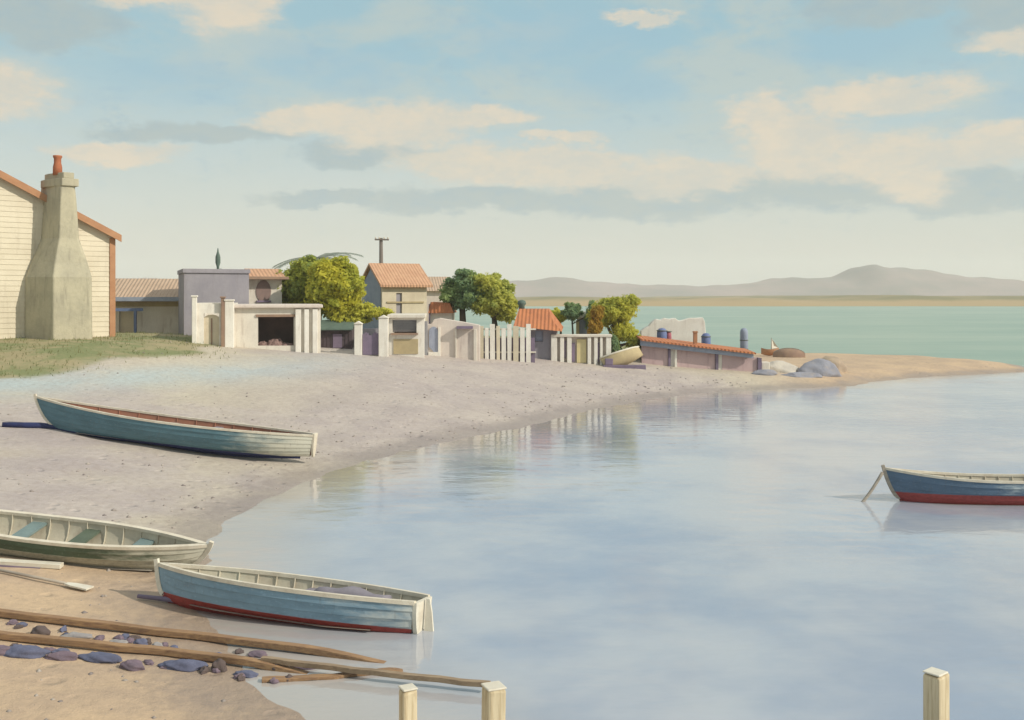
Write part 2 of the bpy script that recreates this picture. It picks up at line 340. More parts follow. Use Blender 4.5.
# weatherboard cottage on the bank
def cottage():
    YAW=41
    x0,D,z0=-18.4,46.0,gz(-18.2,46.0)-.18
    o=thing('weatherboard_house','large cream weatherboard house with orange gable trim and tall outside chimney','house',(x0,D,z0),(0,0,rad(YAW)))
    k=46/F; ez=(HC-z0)/1+ (YH-236)/F*46; sl=.50; rx=-6.4; L=-12.8
    top=lambda x: ez+sl*(-x) if x>rx else ez+sl*(x-L)
    w=MB(); h=.23; z=FD
    while z<top(rx)-.01:
        z1=min(z+h,top(rx)-.001)
        def lim(zz):
            if zz<=ez: return L,0.0
            c=(zz-ez)/sl; return L+c,-c
        a0,b0=lim(z); a1,b1=lim(z1)
        w.add([(a0,-.02,z),(b0,-.02,z),(b1,0,z1),(a1,0,z1),(a0,0,z),(b0,0,z)],[(0,1,2,3),(0,4,5,1)]); z=z1
    w.box(-.12,0,.0,9,FD,ez); w.box(L,L+.12,.0,9,FD,ez)
    w.build('wall',BOARD,o)
    r=MB()
    for sgn in (1,-1):
        xe=.2 if sgn>0 else L-.2; ze=ez-sl*.2
        r.prism([(xe,ze),(rx,top(rx)),(rx,top(rx)+.12),(xe,ze+.12)],-.28,9.3)
    rf=r.build('roof',ORANGE,o)
    b=MB()
    for sgn in (1,-1):
        xe=.24 if sgn>0 else L-.24; ze=ez-sl*.24
        b.prism([(xe,ze-.16),(rx,top(rx)-.16),(rx,top(rx)+.16),(xe,ze+.16)],-.34,-.283)
    b.build('bargeboard',RUST,rf)
    c=MB(); c.box(-.2,.06,-.06,.0,FD,ez-.1); c.box(.001,.06,.0,.2,FD,ez-.1); c.build('corner_board',RUST,o,bevel=.01)
    # chimney breast: tapering shoulders
    def wx(px):  # distance along the gable for a picture column
        t=(512-px)/F; c_,s_=math.cos(rad(YAW)),math.sin(rad(YAW)); return (18.4-t*46)/(t*s_-c_) if False else -( (t*46-18.4)/(c_+t*s_) )
    xa,xb=wx(22),wx(79); xc=(xa+xb)/2
    q=lambda py:( (340-py)*.0448 )
    prof=[(xa,FD),(xb,FD),(xb,q(276)),(xb-.25,q(258)),(xb-.62,q(232)),(xb-.72,q(190)),(xb-.80,q(176)),(xa+.92,q(176)),(xa+.80,q(196)),(xa+.72,q(236)),(xa+.1,q(268)),(xa,q(276))]
    m=MB()
    lv=[(FD,xa+.1,xb,1.95),(q(276),xa+.12,xb-.02,1.92),(q(262),xa+.35,xb-.12,1.7),(q(238),xa+.78,xb-.42,1.5),(q(200),xa+.90,xb-.52,1.45),(q(186),xa+.94,xb-.58,1.42)]
    vs=[]; 
    for zz,a,b_,dp in lv:
        ch=.12; cl=.27*(b_-a)
        vs+=[(a,-.25,zz),(a+cl,-dp,zz),(b_-ch,-dp,zz),(b_,-dp+ch,zz),(b_,.6 if zz>q(240) else .1,zz),(a,.6 if zz>q(240) else .1,zz)]
    fs=[(i*6+j,i*6+(j+1)%6,(i+1)*6+(j+1)%6,(i+1)*6+j) for i in range(len(lv)-1) for j in range(6)]+[tuple(range(30,36))]
    m.add(vs,fs); ch=m.build('chimney',STONE,o,bevel=.05)
    cp=MB(); cp.prism([(xa+.84,.3),(xa+.84,-.25),(xa+1.2,-1.52),(xb-.48,-1.52),(xb-.48,.3)],q(187.5),q(180),'z'); cp.prism([(xa+.98,.2),(xa+.98,-.25),(xa+1.3,-1.4),(xb-.64,-1.4),(xb-.64,.2)],q(180),q(174),'z'); cp.build('chimney_cap',STONE,ch,bevel=.03)
    pt=MB(); pt.lathe([(.20,q(176)),(.19,q(168)),(.15,q(164)),(.15,q(160)),(.19,q(158.5)),(.19,q(157)),(.13,q(157))],14,xc+.04,-.8); pt.build('chimney_pot',POT,ch)
cottage()

# low shed behind the cottage
def porch_shed():
    s=Site(155,341,'porch_shed','low cream shed with faded tan roof and blue porch post beside the weatherboard house','shed',8,D=56)
    X,Hh=s.x,s.h; o=s.o
    w=MB(); w.wall(X(100),X(195),FD,Hh(301),0,.25,[(X(121),X(137),0.05,Hh(309))]); w.box(X(100),X(195),3.8,4,FD,Hh(301)); w.box(X(100),X(100)+.2,.25,3.8,FD,Hh(301)); w.box(X(195)-.2,X(195),.25,3.8,FD,Hh(301)); w.build('wall',WHITE,o)
    r=MB(); r.prism([(-.75,Hh(299)),(2.0,Hh(281)),(4.4,Hh(299)),(4.4,Hh(297)),(2.0,Hh(278)),(-.75,Hh(297))],X(99),X(196),'x'); rf=r.build('roof',TANROOF,o)
    f=MB(); f.box(X(99),X(196),-.83,-.76,Hh(301),Hh(297)); f.build('fascia',BLUEG,rf)
    b=MB(); b.box(X(137.6),X(140),-.70,-.56,FD,Hh(311)-.003); b.build('porch_post',BLUEP,o)
    b=MB(); b.box(X(118),X(146),-.70,-.58,Hh(311),Hh(308)); b.build('porch_rail',BLUEP,o)
    b=MB(); b.box(X(118),X(148),-1.0,-.5,FD,.22); b.build('doorstep',BLUEG,o)
    b=MB(); b.wall(X(121)+.01,X(137)-.01,.06,Hh(309)-.01,.16,.06,[]); b.build('door',CREAM,o)
    b=MB(); b.wall(X(100),X(180),Hh(306.5),Hh(302),-.04,.03,[]); b.build('eave_strip',TANP,o)
porch_shed()

# flat roofed block with wing, its shaded front coloured mauve
def flat_block():
    s=Site(218,346,'flat_roofed_house','tall flat roofed house with shade painted as mauve grey, thin roof vent and round window','house',22,D=52)
    X,Hh=s.x,s.h; o=s.o
    w=MB(); w.box(X(188),X(246),0,4.5,FD,Hh(273)); w.build('wall',MAUVE,o)  # mauve puts the shade of this front into the wall colour
    p=MB(); p.wall(X(187),X(247),Hh(273),Hh(269),-.08,.2); p.box(X(187),X(247),4.4,4.6,Hh(273),Hh(269)); p.box(X(247)-.2,X(247),.12,4.4,Hh(273),Hh(269)); p.box(X(187),X(187)+.2,.12,4.4,Hh(273),Hh(269)); p.box(X(187)+.2,X(247)-.2,.12,4.4,Hh(273)+.003,Hh(272)); p.build('parapet',MAUVE,o)
    v=MB(); v.lathe([(.05,Hh(272)),(.07,Hh(266)),(.13,Hh(262)),(.13,Hh(256)),(.05,Hh(251)),(.02,Hh(247))],10,X(220),1.2); v.lathe([(.5,Hh(272)),(.5,Hh(270)),(.3,Hh(269)),(.06,Hh(268))],12,X(222),1.2); v.build('roof_vent',GREENP,o)
    wg=MB(); wg.wall(X(247),X(279),FD,Hh(278),.9,.25,[(X(256),X(267),Hh(300),Hh(283))]); wg.box(X(247),X(279),4.0,4.3,FD,Hh(278)); wg.box(X(279)-.2,X(279),1.15,4.0,FD,Hh(278)); wg.build('wing',WHITE,o)
    d=MB(); d.prism([(X(261.5)+.40*math.cos(a),Hh(291)+.60*math.sin(a)) for a in [i*math.pi/10 for i in range(20)]],.86,.93); wn=d.build('window',DARK,o)
    c=MB(); c.box(X(255),X(268.5),.80,.9,Hh(302.5),Hh(300.5)); c.build('sill',PURPLE,wn)
    sl=MB(); sl.box(X(245.5),X(284),.3,4.5,Hh(279),Hh(276)); sl.build('roof_slab',BROWNP,o,bevel=.02)
    rp=MB(); rp.prism([(.5,Hh(276)+.003),(2.4,Hh(267)),(4.3,Hh(276)+.003)],X(247),X(281),'x'); rp.build('roof',PALEOR,o)
flat_block()

def boatshed():
    s=Site(258,349,'boat_store','long low white store with an open dark bay and a cream arched door','boathouse',13,D=46.8)
    X,Hh=s.x,s.h; o=s.o
    # main low block
    w=MB(); w.wall(X(236),X(318),FD,Hh(308),0,.35,[(X(258),X(292),.12,Hh(316))]); w.box(X(236),X(318),5.2,5.5,FD,Hh(308)); w.box(X(318)-.3,X(318),.35,5.2,FD,Hh(308)); w.box(X(236),X(236)+.3,.35,5.2,FD,Hh(308)); w.build('wall',WHITE,o)
    r=MB(); r.box(X(234),X(320),-.25,5.7,Hh(308),Hh(304.5)); r.build('roof',PINKW,o,bevel=.04)
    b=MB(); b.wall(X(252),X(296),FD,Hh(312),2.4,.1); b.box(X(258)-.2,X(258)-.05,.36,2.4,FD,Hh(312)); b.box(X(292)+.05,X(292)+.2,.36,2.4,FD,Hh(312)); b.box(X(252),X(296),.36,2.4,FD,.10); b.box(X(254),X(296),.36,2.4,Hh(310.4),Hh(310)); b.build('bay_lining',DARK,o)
    l=MB(); l.box(X(256),X(294),-.06,.0-.003,Hh(317),Hh(314.5)); l.build('lintel',BROWNP,o)
    for a,c in ((293.5,299),(302,306.5),(310,315)):
        p=MB(); p.box(X(a),X(c),-.16,-.003,FD,Hh(309)); p.build('pilaster',WHITE2,o,bevel=.02)
    # taller porch to the left
    q=MB(); q.wall(X(199),X(236)-.003,FD,Hh(303),-.4,.4,[(X(208),X(222),0,Hh(313)),(X(229),X(234),0.9,Hh(318))]); q.box(X(199),X(236)-.003,3.2,3.5,FD,Hh(303)); q.box(X(199),X(199)+.3,.0,3.2,FD,Hh(303)); q.build('porch',WHITE2,o)
    for a,c,t in ((197.5,202,297),(224,227.5,298),(227.6,235.8,301)):
        p=MB(); p.box(X(a),X(c),-.62,-.403,FD,Hh(t)); p.box(X(a)-.04,X(c)+.04,-.66,-.36,Hh(t),Hh(t-1.6)); p.build('pillar',WHITE2 if a!=224 else BROWNP,o,bevel=.02)
    d=MB(); xm=(X(208)+X(222))/2; hw=(X(222)-X(208))/2; zt=Hh(318)
    d.prism([(X(208),0.0),(X(222),0.0),(X(222),zt)]+[(xm+hw*math.cos(a),zt+hw*.5*math.sin(a)) for a in [i*math.pi/8 for i in range(1,8)]]+[(X(208),zt)],-.22,-.14); dr=d.build('door',CREAM,o)
    d=MB(); d.box(xm-.03,xm+.03,-.245,-.221,.1,zt); d.build('door_rail',BROWNP,dr)
    d=MB(); d.box(X(229)-.02,X(234)+.02,-.2,-.1,.85,Hh(317)); d.build('window',DARK,o)
    d=MB(); d.box(X(206),X(225),-1.0,-.42,FD,.14); d.build('doorstep',TANP,o)
boatshed()
def nets():
    s=Site(272,350.5,'net_heap','heap of pinkish brown fishing net inside the open dark bay','net heap',10,D=47.2)
    m=MB(); n=16
    for cx,cy,r,h in ((-.45,.3,.42,.22),(.1,.35,.5,.38),(.6,.3,.4,.18)):
        prof=[(r*1.05,-.3),(r,.1)]+[(r*math.cos(a)*random.uniform(.9,1.05),.1+h*math.sin(a)) for a in (.3,.6,.9,1.2,1.45)]
        m.lathe(prof,n,cx,cy)
    o=m.build('net_heap',mat('old_net',(.26,.17,.15),(.2,.13,.12),5,.95,.6,25)); o.location=s.o.location; 
    tag(o,s.o['label'],s.o['category']); bpy.data.objects.remove(s.o)
    d=o.modifiers.new('lumps','DISPLACE'); t=bpy.data.textures.new('lumps','CLOUDS'); t.noise_scale=.14; d.texture=t; d.strength=.2; sd=o.modifiers.new('fine','SUBSURF'); sd.levels=sd.render_levels=2; o.modifiers.move(1,0)
nets()

def dark_hut():
    s=Site(336,350,'tarred_hut','dark tarred hut with green roof under the largest tree','hut',6,D=50.5)
    X,Hh=s.x,s.h; o=s.o
    w=MB(); w.box(X(320),X(352),0,3,FD,Hh(329))
    for i in range(9):
        a=X(320)+i*(X(352)-X(320))/9; w.box(a+.01,a+.05,-.03,0-.002,FD,Hh(329))
    w.build('wall',TARR,o)
    r=MB(); r.prism([(-.3,Hh(330)),(1.5,Hh(322)),(3.3,Hh(330)),(3.3,Hh(328.6)),(1.5,Hh(320.6)),(-.3,Hh(328.6))],X(319),X(353),'x'); r.build('roof',GREENP,o)
    d=MB(); d.box(X(333),X(342),-.05,-.005,.02,Hh(334)); d.build('door',PURPLE,o)
dark_hut()

def gateway():
    s=Site(372,356,'gateway','pair of white gate pillars with violet gate between hut and kiosk','gate',4)
    X,Hh=s.x,s.h; o=s.o
    for a,b,t in ((354.5,362,324),(378.5,388,318)):
        p=MB(); p.box(X(a),X(b),-.05,.4,FD,Hh(t)); p.prism([(X(a)-.05,Hh(t)),(X(b)+.05,Hh(t)),((X(a)+X(b))/2,Hh(t-3))],-.1,.45); p.build('pillar',WHITE2,o,bevel=.02)
    g=MB()
    for i in range(8):
        a=X(362.5)+i*(X(378)-X(362.5))/8; g.box(a,a+.1,.12,.17,.05,Hh(334)+.08*math.sin(i*1.3))
    g.box(X(362.5),X(378),.18,.24,.35,.47); g.box(X(362.5),X(378),.18,.24,Hh(341),Hh(339)); g.build('gate',PURPLE,o)
    w=MB(); w.box(X(362),X(378.5),.7,.95,FD,Hh(329)); w.build('back_wall',MAUVE,o)
gateway()

def gable_cottage():
    s=Site(402,330,'gable_cottage','small cream cottage with pale orange gable roof behind the white kiosk','cottage',24,D=62)
    o=s.o; k=62/F; base=s.base; X=lambda p:(p-402)*k/.92; Hh=lambda y:(base-y)*k
    x0,x1=X(383),X(426); dep=4.6; ez,rz=Hh(285),Hh(265)
    w=MB(); w.wall(x0,x1,FD,ez,0,.25,[(X(396.5),X(402),.0,Hh(293))]); w.box(x0,x1,dep-.25,dep,FD,ez)
    for xx in (x0,x1-.25):
        w.prism([(.25,FD),(dep-.25,FD),(dep-.25,ez),(dep/2,rz-.1),(.25,ez)],xx,xx+.25,'x')
    w.build('wall',CREAM,o)
    r=MB(); r.prism([(-.35,ez-.15),(dep/2,rz),(dep+.35,ez-.15),(dep+.35,ez+.02),(dep/2,rz+.18),(-.35,ez+.02)],x0-.2,x1+.3,'x'); r.build('roof',PALEOR,o,bevel=.02)
    g=MB(); g.prism([(.2,FD),(dep-.2,FD),(dep-.2,ez),(dep/2,rz-.12),(.2,ez)],x0-.04,x0-.005,'x'); g.build('gable_shade',BLUEG,o)  # thin blue grey sheet paints the shaded gable end
    d=MB(); d.box(X(396.5)+.01,X(402)-.01,.1,.16,0,Hh(293)-.01); d.build('door',MAUVE,o)
    p=MB(); p.box(x0+.3,x1-.2,-.06,-.003,Hh(303),Hh(301.5)); p.build('string_course',TANP,o)
    s2=Site(437,330,'rear_house','plain pale pinkish tan house showing between the gable cottage and the dark half of the tree','house',10,D=72)
    k=72/F; X=lambda p:(p-437)*k; Hh=lambda y:(s2.base-y)*k
    w=MB(); w.box(X(426),X(452),0,5,FD,Hh(290)); w.build('wall',PINKW,s2.o)
    r=MB(); r.prism([(-.3,Hh(291)),(2.5,Hh(276)),(5.3,Hh(291))],X(424),X(454),'x'); r.build('roof',TANROOF,s2.o)
gable_cottage()

def pole():
    s=Site(381,330,'utility_pole','tall thin timber pole with crossarm rising behind the gable cottage','pole',12,D=65)
    Hh=s.h; m=MB(); m.tube([(0,0,FD),(0.02,0,Hh(290)),(0,0,Hh(238))],[.17,.15,.11],10); m.build('post',POLEW,s.o)
    a=MB(); a.box(-.42,.5,-.17,-.11,Hh(240.5),Hh(239)); ar=a.build('crossarm',POLEW,s.o)
    for x in (-.36,-.12,.2,.44):
        i=MB(); i.lathe([(.03,Hh(239)),(.05,Hh(238.4)),(.05,Hh(237.6)),(.02,Hh(237))],8,x,-.14); i.build('insulator',WPAINT,ar)
pole()

def kiosk():
    s=Site(407,356,'kiosk','small white kiosk with grey shutter hatch above a tan counter panel','kiosk',4)
    X,Hh=s.x,s.h; o=s.o
    w=MB(); w.wall(X(389),X(424),FD,Hh(318),0,.3,[(X(392.5),X(416.5),Hh(334),Hh(319.8))]); w.box(X(389),X(424),3.2,3.4,FD,Hh(318)); w.box(X(389),X(389)+.25,.3,3.2,FD,Hh(318)); w.box(X(424)-.25,X(424),.3,3.2,FD,Hh(318)); w.build('wall',WHITE2,o)
    r=MB(); r.box(X(387.5),X(425.5),-.2,3.6,Hh(318),Hh(314.5)); r.build('roof',WHITE,o,bevel=.03)
    h=MB()
    for i in range(5):
        z0=Hh(332)+i*(Hh(320)-Hh(332))/5; h.add([(X(393),.2,z0),(X(416),.2,z0),(X(416),.14,z0+(Hh(320)-Hh(332))/5),(X(393),.14,z0+(Hh(320)-Hh(332))/5)],[(0,1,2,3)])
    h.build('shutter',GREYST,o)
    c=MB(); c.box(X(391),X(418),-.25,.28,Hh(334.6),Hh(333)); c.build('counter',BROWNP,o)
    p=MB(); p.box(X(393.5),X(418),-.04,-.004,.1,Hh(339)); p.build('counter_panel',TANP,o)
kiosk()

def arch_wall():
    s=Site(452,357,'garden_wall','cream courtyard wall with pale blue arched door next to the kiosk','wall',0)
    X,Hh=s.x,s.h; o=s.o
    w=MB(); poly=[(X(426),FD),(X(480),FD),(X(480),Hh(325)),(X(470),Hh(323)),(X(452),Hh(320)),(X(440),Hh(318)),(X(434),Hh(319.5)),(X(431),Hh(324)),(X(426),Hh(324))]
    w.prism(poly,0,.35); w.build('wall',PINKW,o,bevel=.03)
    p=MB(); p.box(X(424.3),X(427.6),-.2,-.003,FD,Hh(321)); p.build('pier',GREYST,o,bevel=.02)
    xm=X(433.6); hw=(X(438)-X(429))/2
    a=MB(); a.prism([(xm-hw,.5),(xm+hw,.02),(xm+hw,Hh(332))]+[(xm+hw*math.cos(t),Hh(332)+hw*1.2*math.sin(t)) for t in [i*math.pi/8 for i in range(1,8)]]+[(xm-hw,Hh(332))],-.05,-.004); a.build('door',BLUEDOOR,o)
    f=MB(); f.box(X(438.3),X(440.6),-.12,-.003,FD,Hh(327)); f.box(X(428.5),X(438.2),-.12,-.003,FD,.25); f.build('door_frame',WHITE2,o)
    q=MB(); q.box(X(457),X(473),-.4,-.003,Hh(328.5),Hh(326)); q.build('awning',PURPLE,o)
    for a_,b_ in ((455,457),(473.5,477)):
        q=MB(); q.box(X(a_),X(b_),-.12,-.004,FD,Hh(329)); q.build('buttress',WHITE,o,bevel=.02)
arch_wall()
def red_roof_hut():
    s=Site(441,345,'red_roof_hut','little hut with rust red roof tucked under the dark side of the tree','hut',0,D=56)
    X,Hh=s.x,s.h; o=s.o
    w=MB(); w.box(X(430),X(452),0,2.6,FD,Hh(313)); w.build('wall',WHITE,o)
    r=MB(); r.prism([(X(428.5),Hh(313)),(X(454),Hh(313)),(X(450),Hh(303)),(X(431),Hh(302))],-.3,2.9); r.build('roof',ORANGE,o)
    v=MB(); v.box(X(429),X(430.5),-.25,-.1,FD,Hh(304)); v.build('downpipe',PURPLE,o)
red_roof_hut()

def picket_fence():
    s=Site(505,360,'board_fence','tall white board fence with violet gaps below the dark half of the tree','fence',0)
    X,Hh=s.x,s.h; o=s.o; x=479.0
    b=MB(); b.box(X(480),X(535),.16,.30,FD,Hh(338)); b.build('back_boards',PURPLE,o)
    rl=MB(); rl.box(X(479),X(536),.06,.14,Hh(330),Hh(328.5)); rl.box(X(479),X(536),.06,.14,Hh(353),Hh(351.5)); rl.build('rail',WHITE,o)
    widths=[6,5,6.5,5,6,5.5,7,6]; i=0
    while x<532:
        w=widths[i%8]; m=MB(); m.box(X(x),X(x+w-1.5),-.03,.055,FD,Hh(326+2.2*math.sin(i*2.1)),j=.015); m.build('board',WHITE2 if i%3 else CREAM,o); x+=w; i+=1
picket_fence()

def orange_hut():
    s=Site(540,362,'orange_roof_hut','hut with bright orange skirted roof between the two white fences','hut',-4,D=52)
    X,Hh=s.x,s.h; o=s.o
    w=MB(); w.wall(X(527),X(556),FD,Hh(328),0,.2,[(X(535),X(543),.9,Hh(331))]); w.box(X(527),X(556),3,3.2,FD,Hh(328)); w.box(X(527),X(527)+.2,.2,3,FD,Hh(328)); w.box(X(556)-.2,X(556),.2,3,FD,Hh(328)); w.build('wall',MAUVE,o)
    r=MB(); a,b,c,d=X(514),X(562),X(521),X(549)
    vs=[(a,-.6,Hh(326)),(b,-.6,Hh(331)),(b,3.8,Hh(329)),(a,3.8,Hh(326)),(X(518),.9,Hh(309)),(X(548),.9,Hh(310)),(X(548),2.1,Hh(309)),(X(518),2.1,Hh(309)),(X(553),.1,Hh(321)),]
    r.add(vs,[(0,1,8,5,4),(1,2,6,5,8),(2,3,7,6),(3,0,4,7),(4,5,6,7),(0,3,2,1)]); r.build('roof',ORANGE,o)
    d=MB(); d.box(X(535)+.01,X(543)-.01,.1,.15,.92,Hh(331)-.01); d.build('window',BLUEDOOR,o)
    d=MB(); d.box(X(530),X(531.5),-.3,-.18,FD,Hh(329)); d.build('porch_post',PURPLE,o)
    c=MB(); c.lathe([(.16,Hh(311)),(.16,Hh(306)),(.24,Hh(304)),(.2,Hh(301)),(.05,Hh(300))],12,X(520),1.5); c.build('roof_vent',GREENP,o)
orange_hut()

def column_fence():
    s=Site(586,364,'column_fence','white columned wall with pale yellow door right of the orange roofed hut','wall',0)
    X,Hh=s.x,s.h; o=s.o
    w=MB(); w.box(X(552),X(611),.25,.5,FD,Hh(337)); w.build('wall',PINKW,o)
    t=MB(); t.box(X(551),X(612),-.1,.6,Hh(337),Hh(334.5)); t.build('coping',WHITE,o,bevel=.02)
    for a,b in ((551,557),(560,564),(567,571.5),(587.5,591),(594,597.5),(600,602.5),(606,611)):
        m=MB(); m.box(X(a),X(b),-.05,.245,FD,Hh(337)-.003); m.build('column',WHITE2,o,bevel=.02)
    d=MB(); d.box(X(577),X(586.5),.1,.246,.05,Hh(339.5)); d.build('door',YELLOW,o)
    for a,b,c,e in ((563.3,566,.3,341),(572,575,.1,343),(597.6,599.5,.1,343)):
        d=MB(); d.box(X(a),X(b),.12,.246,c,Hh(e)); d.build('slot',PURPLE,o)
column_fence()
def tank_small():
    s=Site(583,340,'dome_tank','small white and blue grey domed tank behind the columned wall','tank',0,D=58)
    Hh=s.h; m=MB(); m.lathe([(.36,FD),(.36,Hh(318)),(.33,Hh(315)),(.22,Hh(312.8)),(.05,Hh(312))],20); m.build('tank',BLUEG,s.o)
    m=MB(); m.lathe([(.375,Hh(319)),(.375,Hh(316.5)),(.34,Hh(314.2)),(.23,Hh(312)),(.05,Hh(311))],20); m.build('lid',WPAINT,s.o)
    m=MB(); m.box(-.42,-.25,-.5,-.2,FD,Hh(320)); m.build('pipe_box',YELLOW,s.o)
tank_small()

def pink_shed():
    s=Site(700,369,'pink_shed','long low pink walled shed with orange roof sloping toward the sand spit','shed',-1,D=53)
    X,Hh=s.x,s.h; o=s.o
    L=[642,668,677,715,722,757]
    def top(p): return 344.5+(p-642)*.113
    for i in range(0,6,2):
        a,b=L[i],L[i+1]
        m=MB(); m.prism([(X(a),FD),(X(b),FD),(X(b),Hh(top(b))),(X(a),Hh(top(a)))],0,.3); m.build('wall_panel',PINK,o)
    for a,b in ((668.3,670.5),(674.5,676.8),(715.3,718),(757.3,761)):
        m=MB(); m.prism([(X(a),FD),(X(b),FD),(X(b),Hh(top(b))),(X(a),Hh(top(a)))],-.1,.4); m.build('post',PURPLE if a!=674.5 else WHITE2,o)
    m=MB(); m.prism([(X(670.6),FD),(X(674.4),FD),(X(674.4),Hh(top(674))),(X(670.6),Hh(top(671)))],.02,.28); m.build('pier',WHITE2,o); m=MB(); m.prism([(X(718.1),FD),(X(721.9),FD),(X(721.9),Hh(top(721))),(X(718.1),Hh(top(718)))],.02,.28); m.build('pier',WHITE2,o)
    e=MB(); e.prism([(X(640),Hh(top(640)+1)),(X(752),Hh(top(752)+1)),(X(752),Hh(top(752)-3)),(X(640),Hh(top(640)-4))],-.32,-.15); e.build('eave_strip',BLUEG,o)  # blue strip painted in for the shadow beneath the eave
    r=MB(); A,B=640,754
    za,zb=Hh(top(A)-4),Hh(top(B)-3.2)
    r.add([(X(A),-.45,za),(X(B),-.45,zb),(X(B),2.2,zb+.09),(X(A),2.2,za+.12),(X(A),-.45,za+.09),(X(B),-.45,zb+.09),(X(B),2.2,zb+.18),(X(A),2.2,za+.21)],[(0,1,2,3),(4,5,6,7),(0,1,5,4),(1,2,6,5),(2,3,7,6),(3,0,4,7)]); r.build('roof',ORANGE,o)
    b=MB(); b.prism([(X(642),FD),(X(752),FD),(X(752),zb+.05),(X(642),za+.07)],1.9,2.1); b.build('back_wall',WHITE,o)
    c=MB(); c.box(X(695.5),X(699),.5,.8,Hh(344),Hh(331.5)); c.box(X(695),X(699.5),.45,.85,Hh(333),Hh(331.8)); c.build('chimney',RUST,o)
    c=MB(); c.box(X(761.5),X(770),.1,.6,FD,Hh(362)); c.build('end_wall',WHITE,o,bevel=.05)
pink_shed()
def white_block():
    s=Site(674,360,'ruined_white_wall','bright white block with broken jagged top behind the pink shed','wall',0,D=57.5)
    X,Hh=s.x,s.h
    pts=[(641,331),(645,328),(649,326),(652,322),(656,319),(661,320),(664,318),(670,319),(675,318),(679,321),(684,320),(690,318),(697,318),(703,317.5),(705,322),(706,335)]
    m=MB(); m.prism([(X(641),FD),(X(706),FD)]+[(X(a),Hh(b)) for a,b in pts[::-1]],0,.6)
    o=m.build('ruined_white_wall',WHITE2,bevel=.03); o.location=s.o.location; tag(o,s.o['label'],s.o['category']); bpy.data.objects.remove(s.o)
white_block()
def tank(px,top,r,m,name,label,D=56,dome=True):
    s=Site(px,362,name,label,'water tank' if name!='oil_drum' else 'drum',0,D=D)
    Hh=s.h; t=MB(); t.lathe([(r,FD),(r,Hh(top+5)),(r*.93,Hh(top+2.5)),(r*.6,Hh(top+.6)),(.03,Hh(top))],18); t.build('tank',m,s.o)
    for z in (.5,1.0,1.5): b=MB(); b.lathe([(r+.001,z),(r+.02,z+.01),(r+.02,z+.05),(r+.001,z+.06)],18); b.build('band',IRON,s.o)
tank(662,328,.29,TANK,'water_tank','dark blue round topped tank in front of the white block, left beside a red one')
tank(668.5,331,.17,REDT,'water_tank','narrow red tank in front of the white block')
tank(706,333,.26,TANK,'water_tank','squat dark blue round topped tank right of the orange chimney')
tank(744,328,.22,BLUEG,'water_tank','tall pale blue grey tank at the low end of the orange roof')

# ------------------------------------------------------------------ boats
def hull_material(name,top,bottom,zline,pale=None,pale_rng=None,rubz=None,rub=None):
    m,nt,b=newmat(name); tc=nt.new('ShaderNodeTexCoord').outputs['Object']; sep=nt.new('ShaderNodeSeparateXYZ'); nt.link(tc,sep.inputs[0])
    n1=nt.noise(nt.scaled(tc,(.7,2,3)),2.2,6,.65); n2=nt.noise(nt.scaled(tc,(1.2,3,3)),9,6,.7); n3=nt.noise(nt.scaled(tc,(3,3,.7)),5,5,.6)
    col=nt.mix(nt.sm(n1,.35,.7),top,tuple(x*.78 for x in top))
    col=nt.mix(nt.sm(n2,.55,.75,0,.45),col,tuple(min(1,x*1.6+.06) for x in top)); ch=nt.noise(nt.scaled(tc,(1,2,2)),26,5,.75); col=nt.mix(nt.sm(ch,.62,.68,0,.7),col,(.47,.43,.35))
    if pale: 
        f=nt.math('ADD',sep.outputs[0],nt.math('MULTIPLY',nt.math('SUBTRACT',n1,.5),3.4)); f=nt.sm(f,pale_rng[0],pale_rng[1]); col=nt.mix(f,col,pale)  # paler hull end: sun glare put into the colour, partly worn white paint
    z=nt.math('ADD',sep.outputs[2],nt.math('MULTIPLY',nt.math('SUBTRACT',n2,.5),.02))
    col=nt.mix(nt.sm(z,zline+.008,zline-.008),col,nt.mix(nt.sm(n2,.4,.7),bottom,tuple(x*.65 for x in bottom)))
    col=nt.mix(nt.sm(n3,.56,.8,0,.35),col,(.12,.10,.08))
    nt.link(col,b.inputs['Base Color']); b.inputs['Roughness'].default_value=.55; b.inputs['Specular IOR Level'].default_value=.35
    nt.link(nt.bump(n2,.12,.01),b.inputs['Normal']); return m
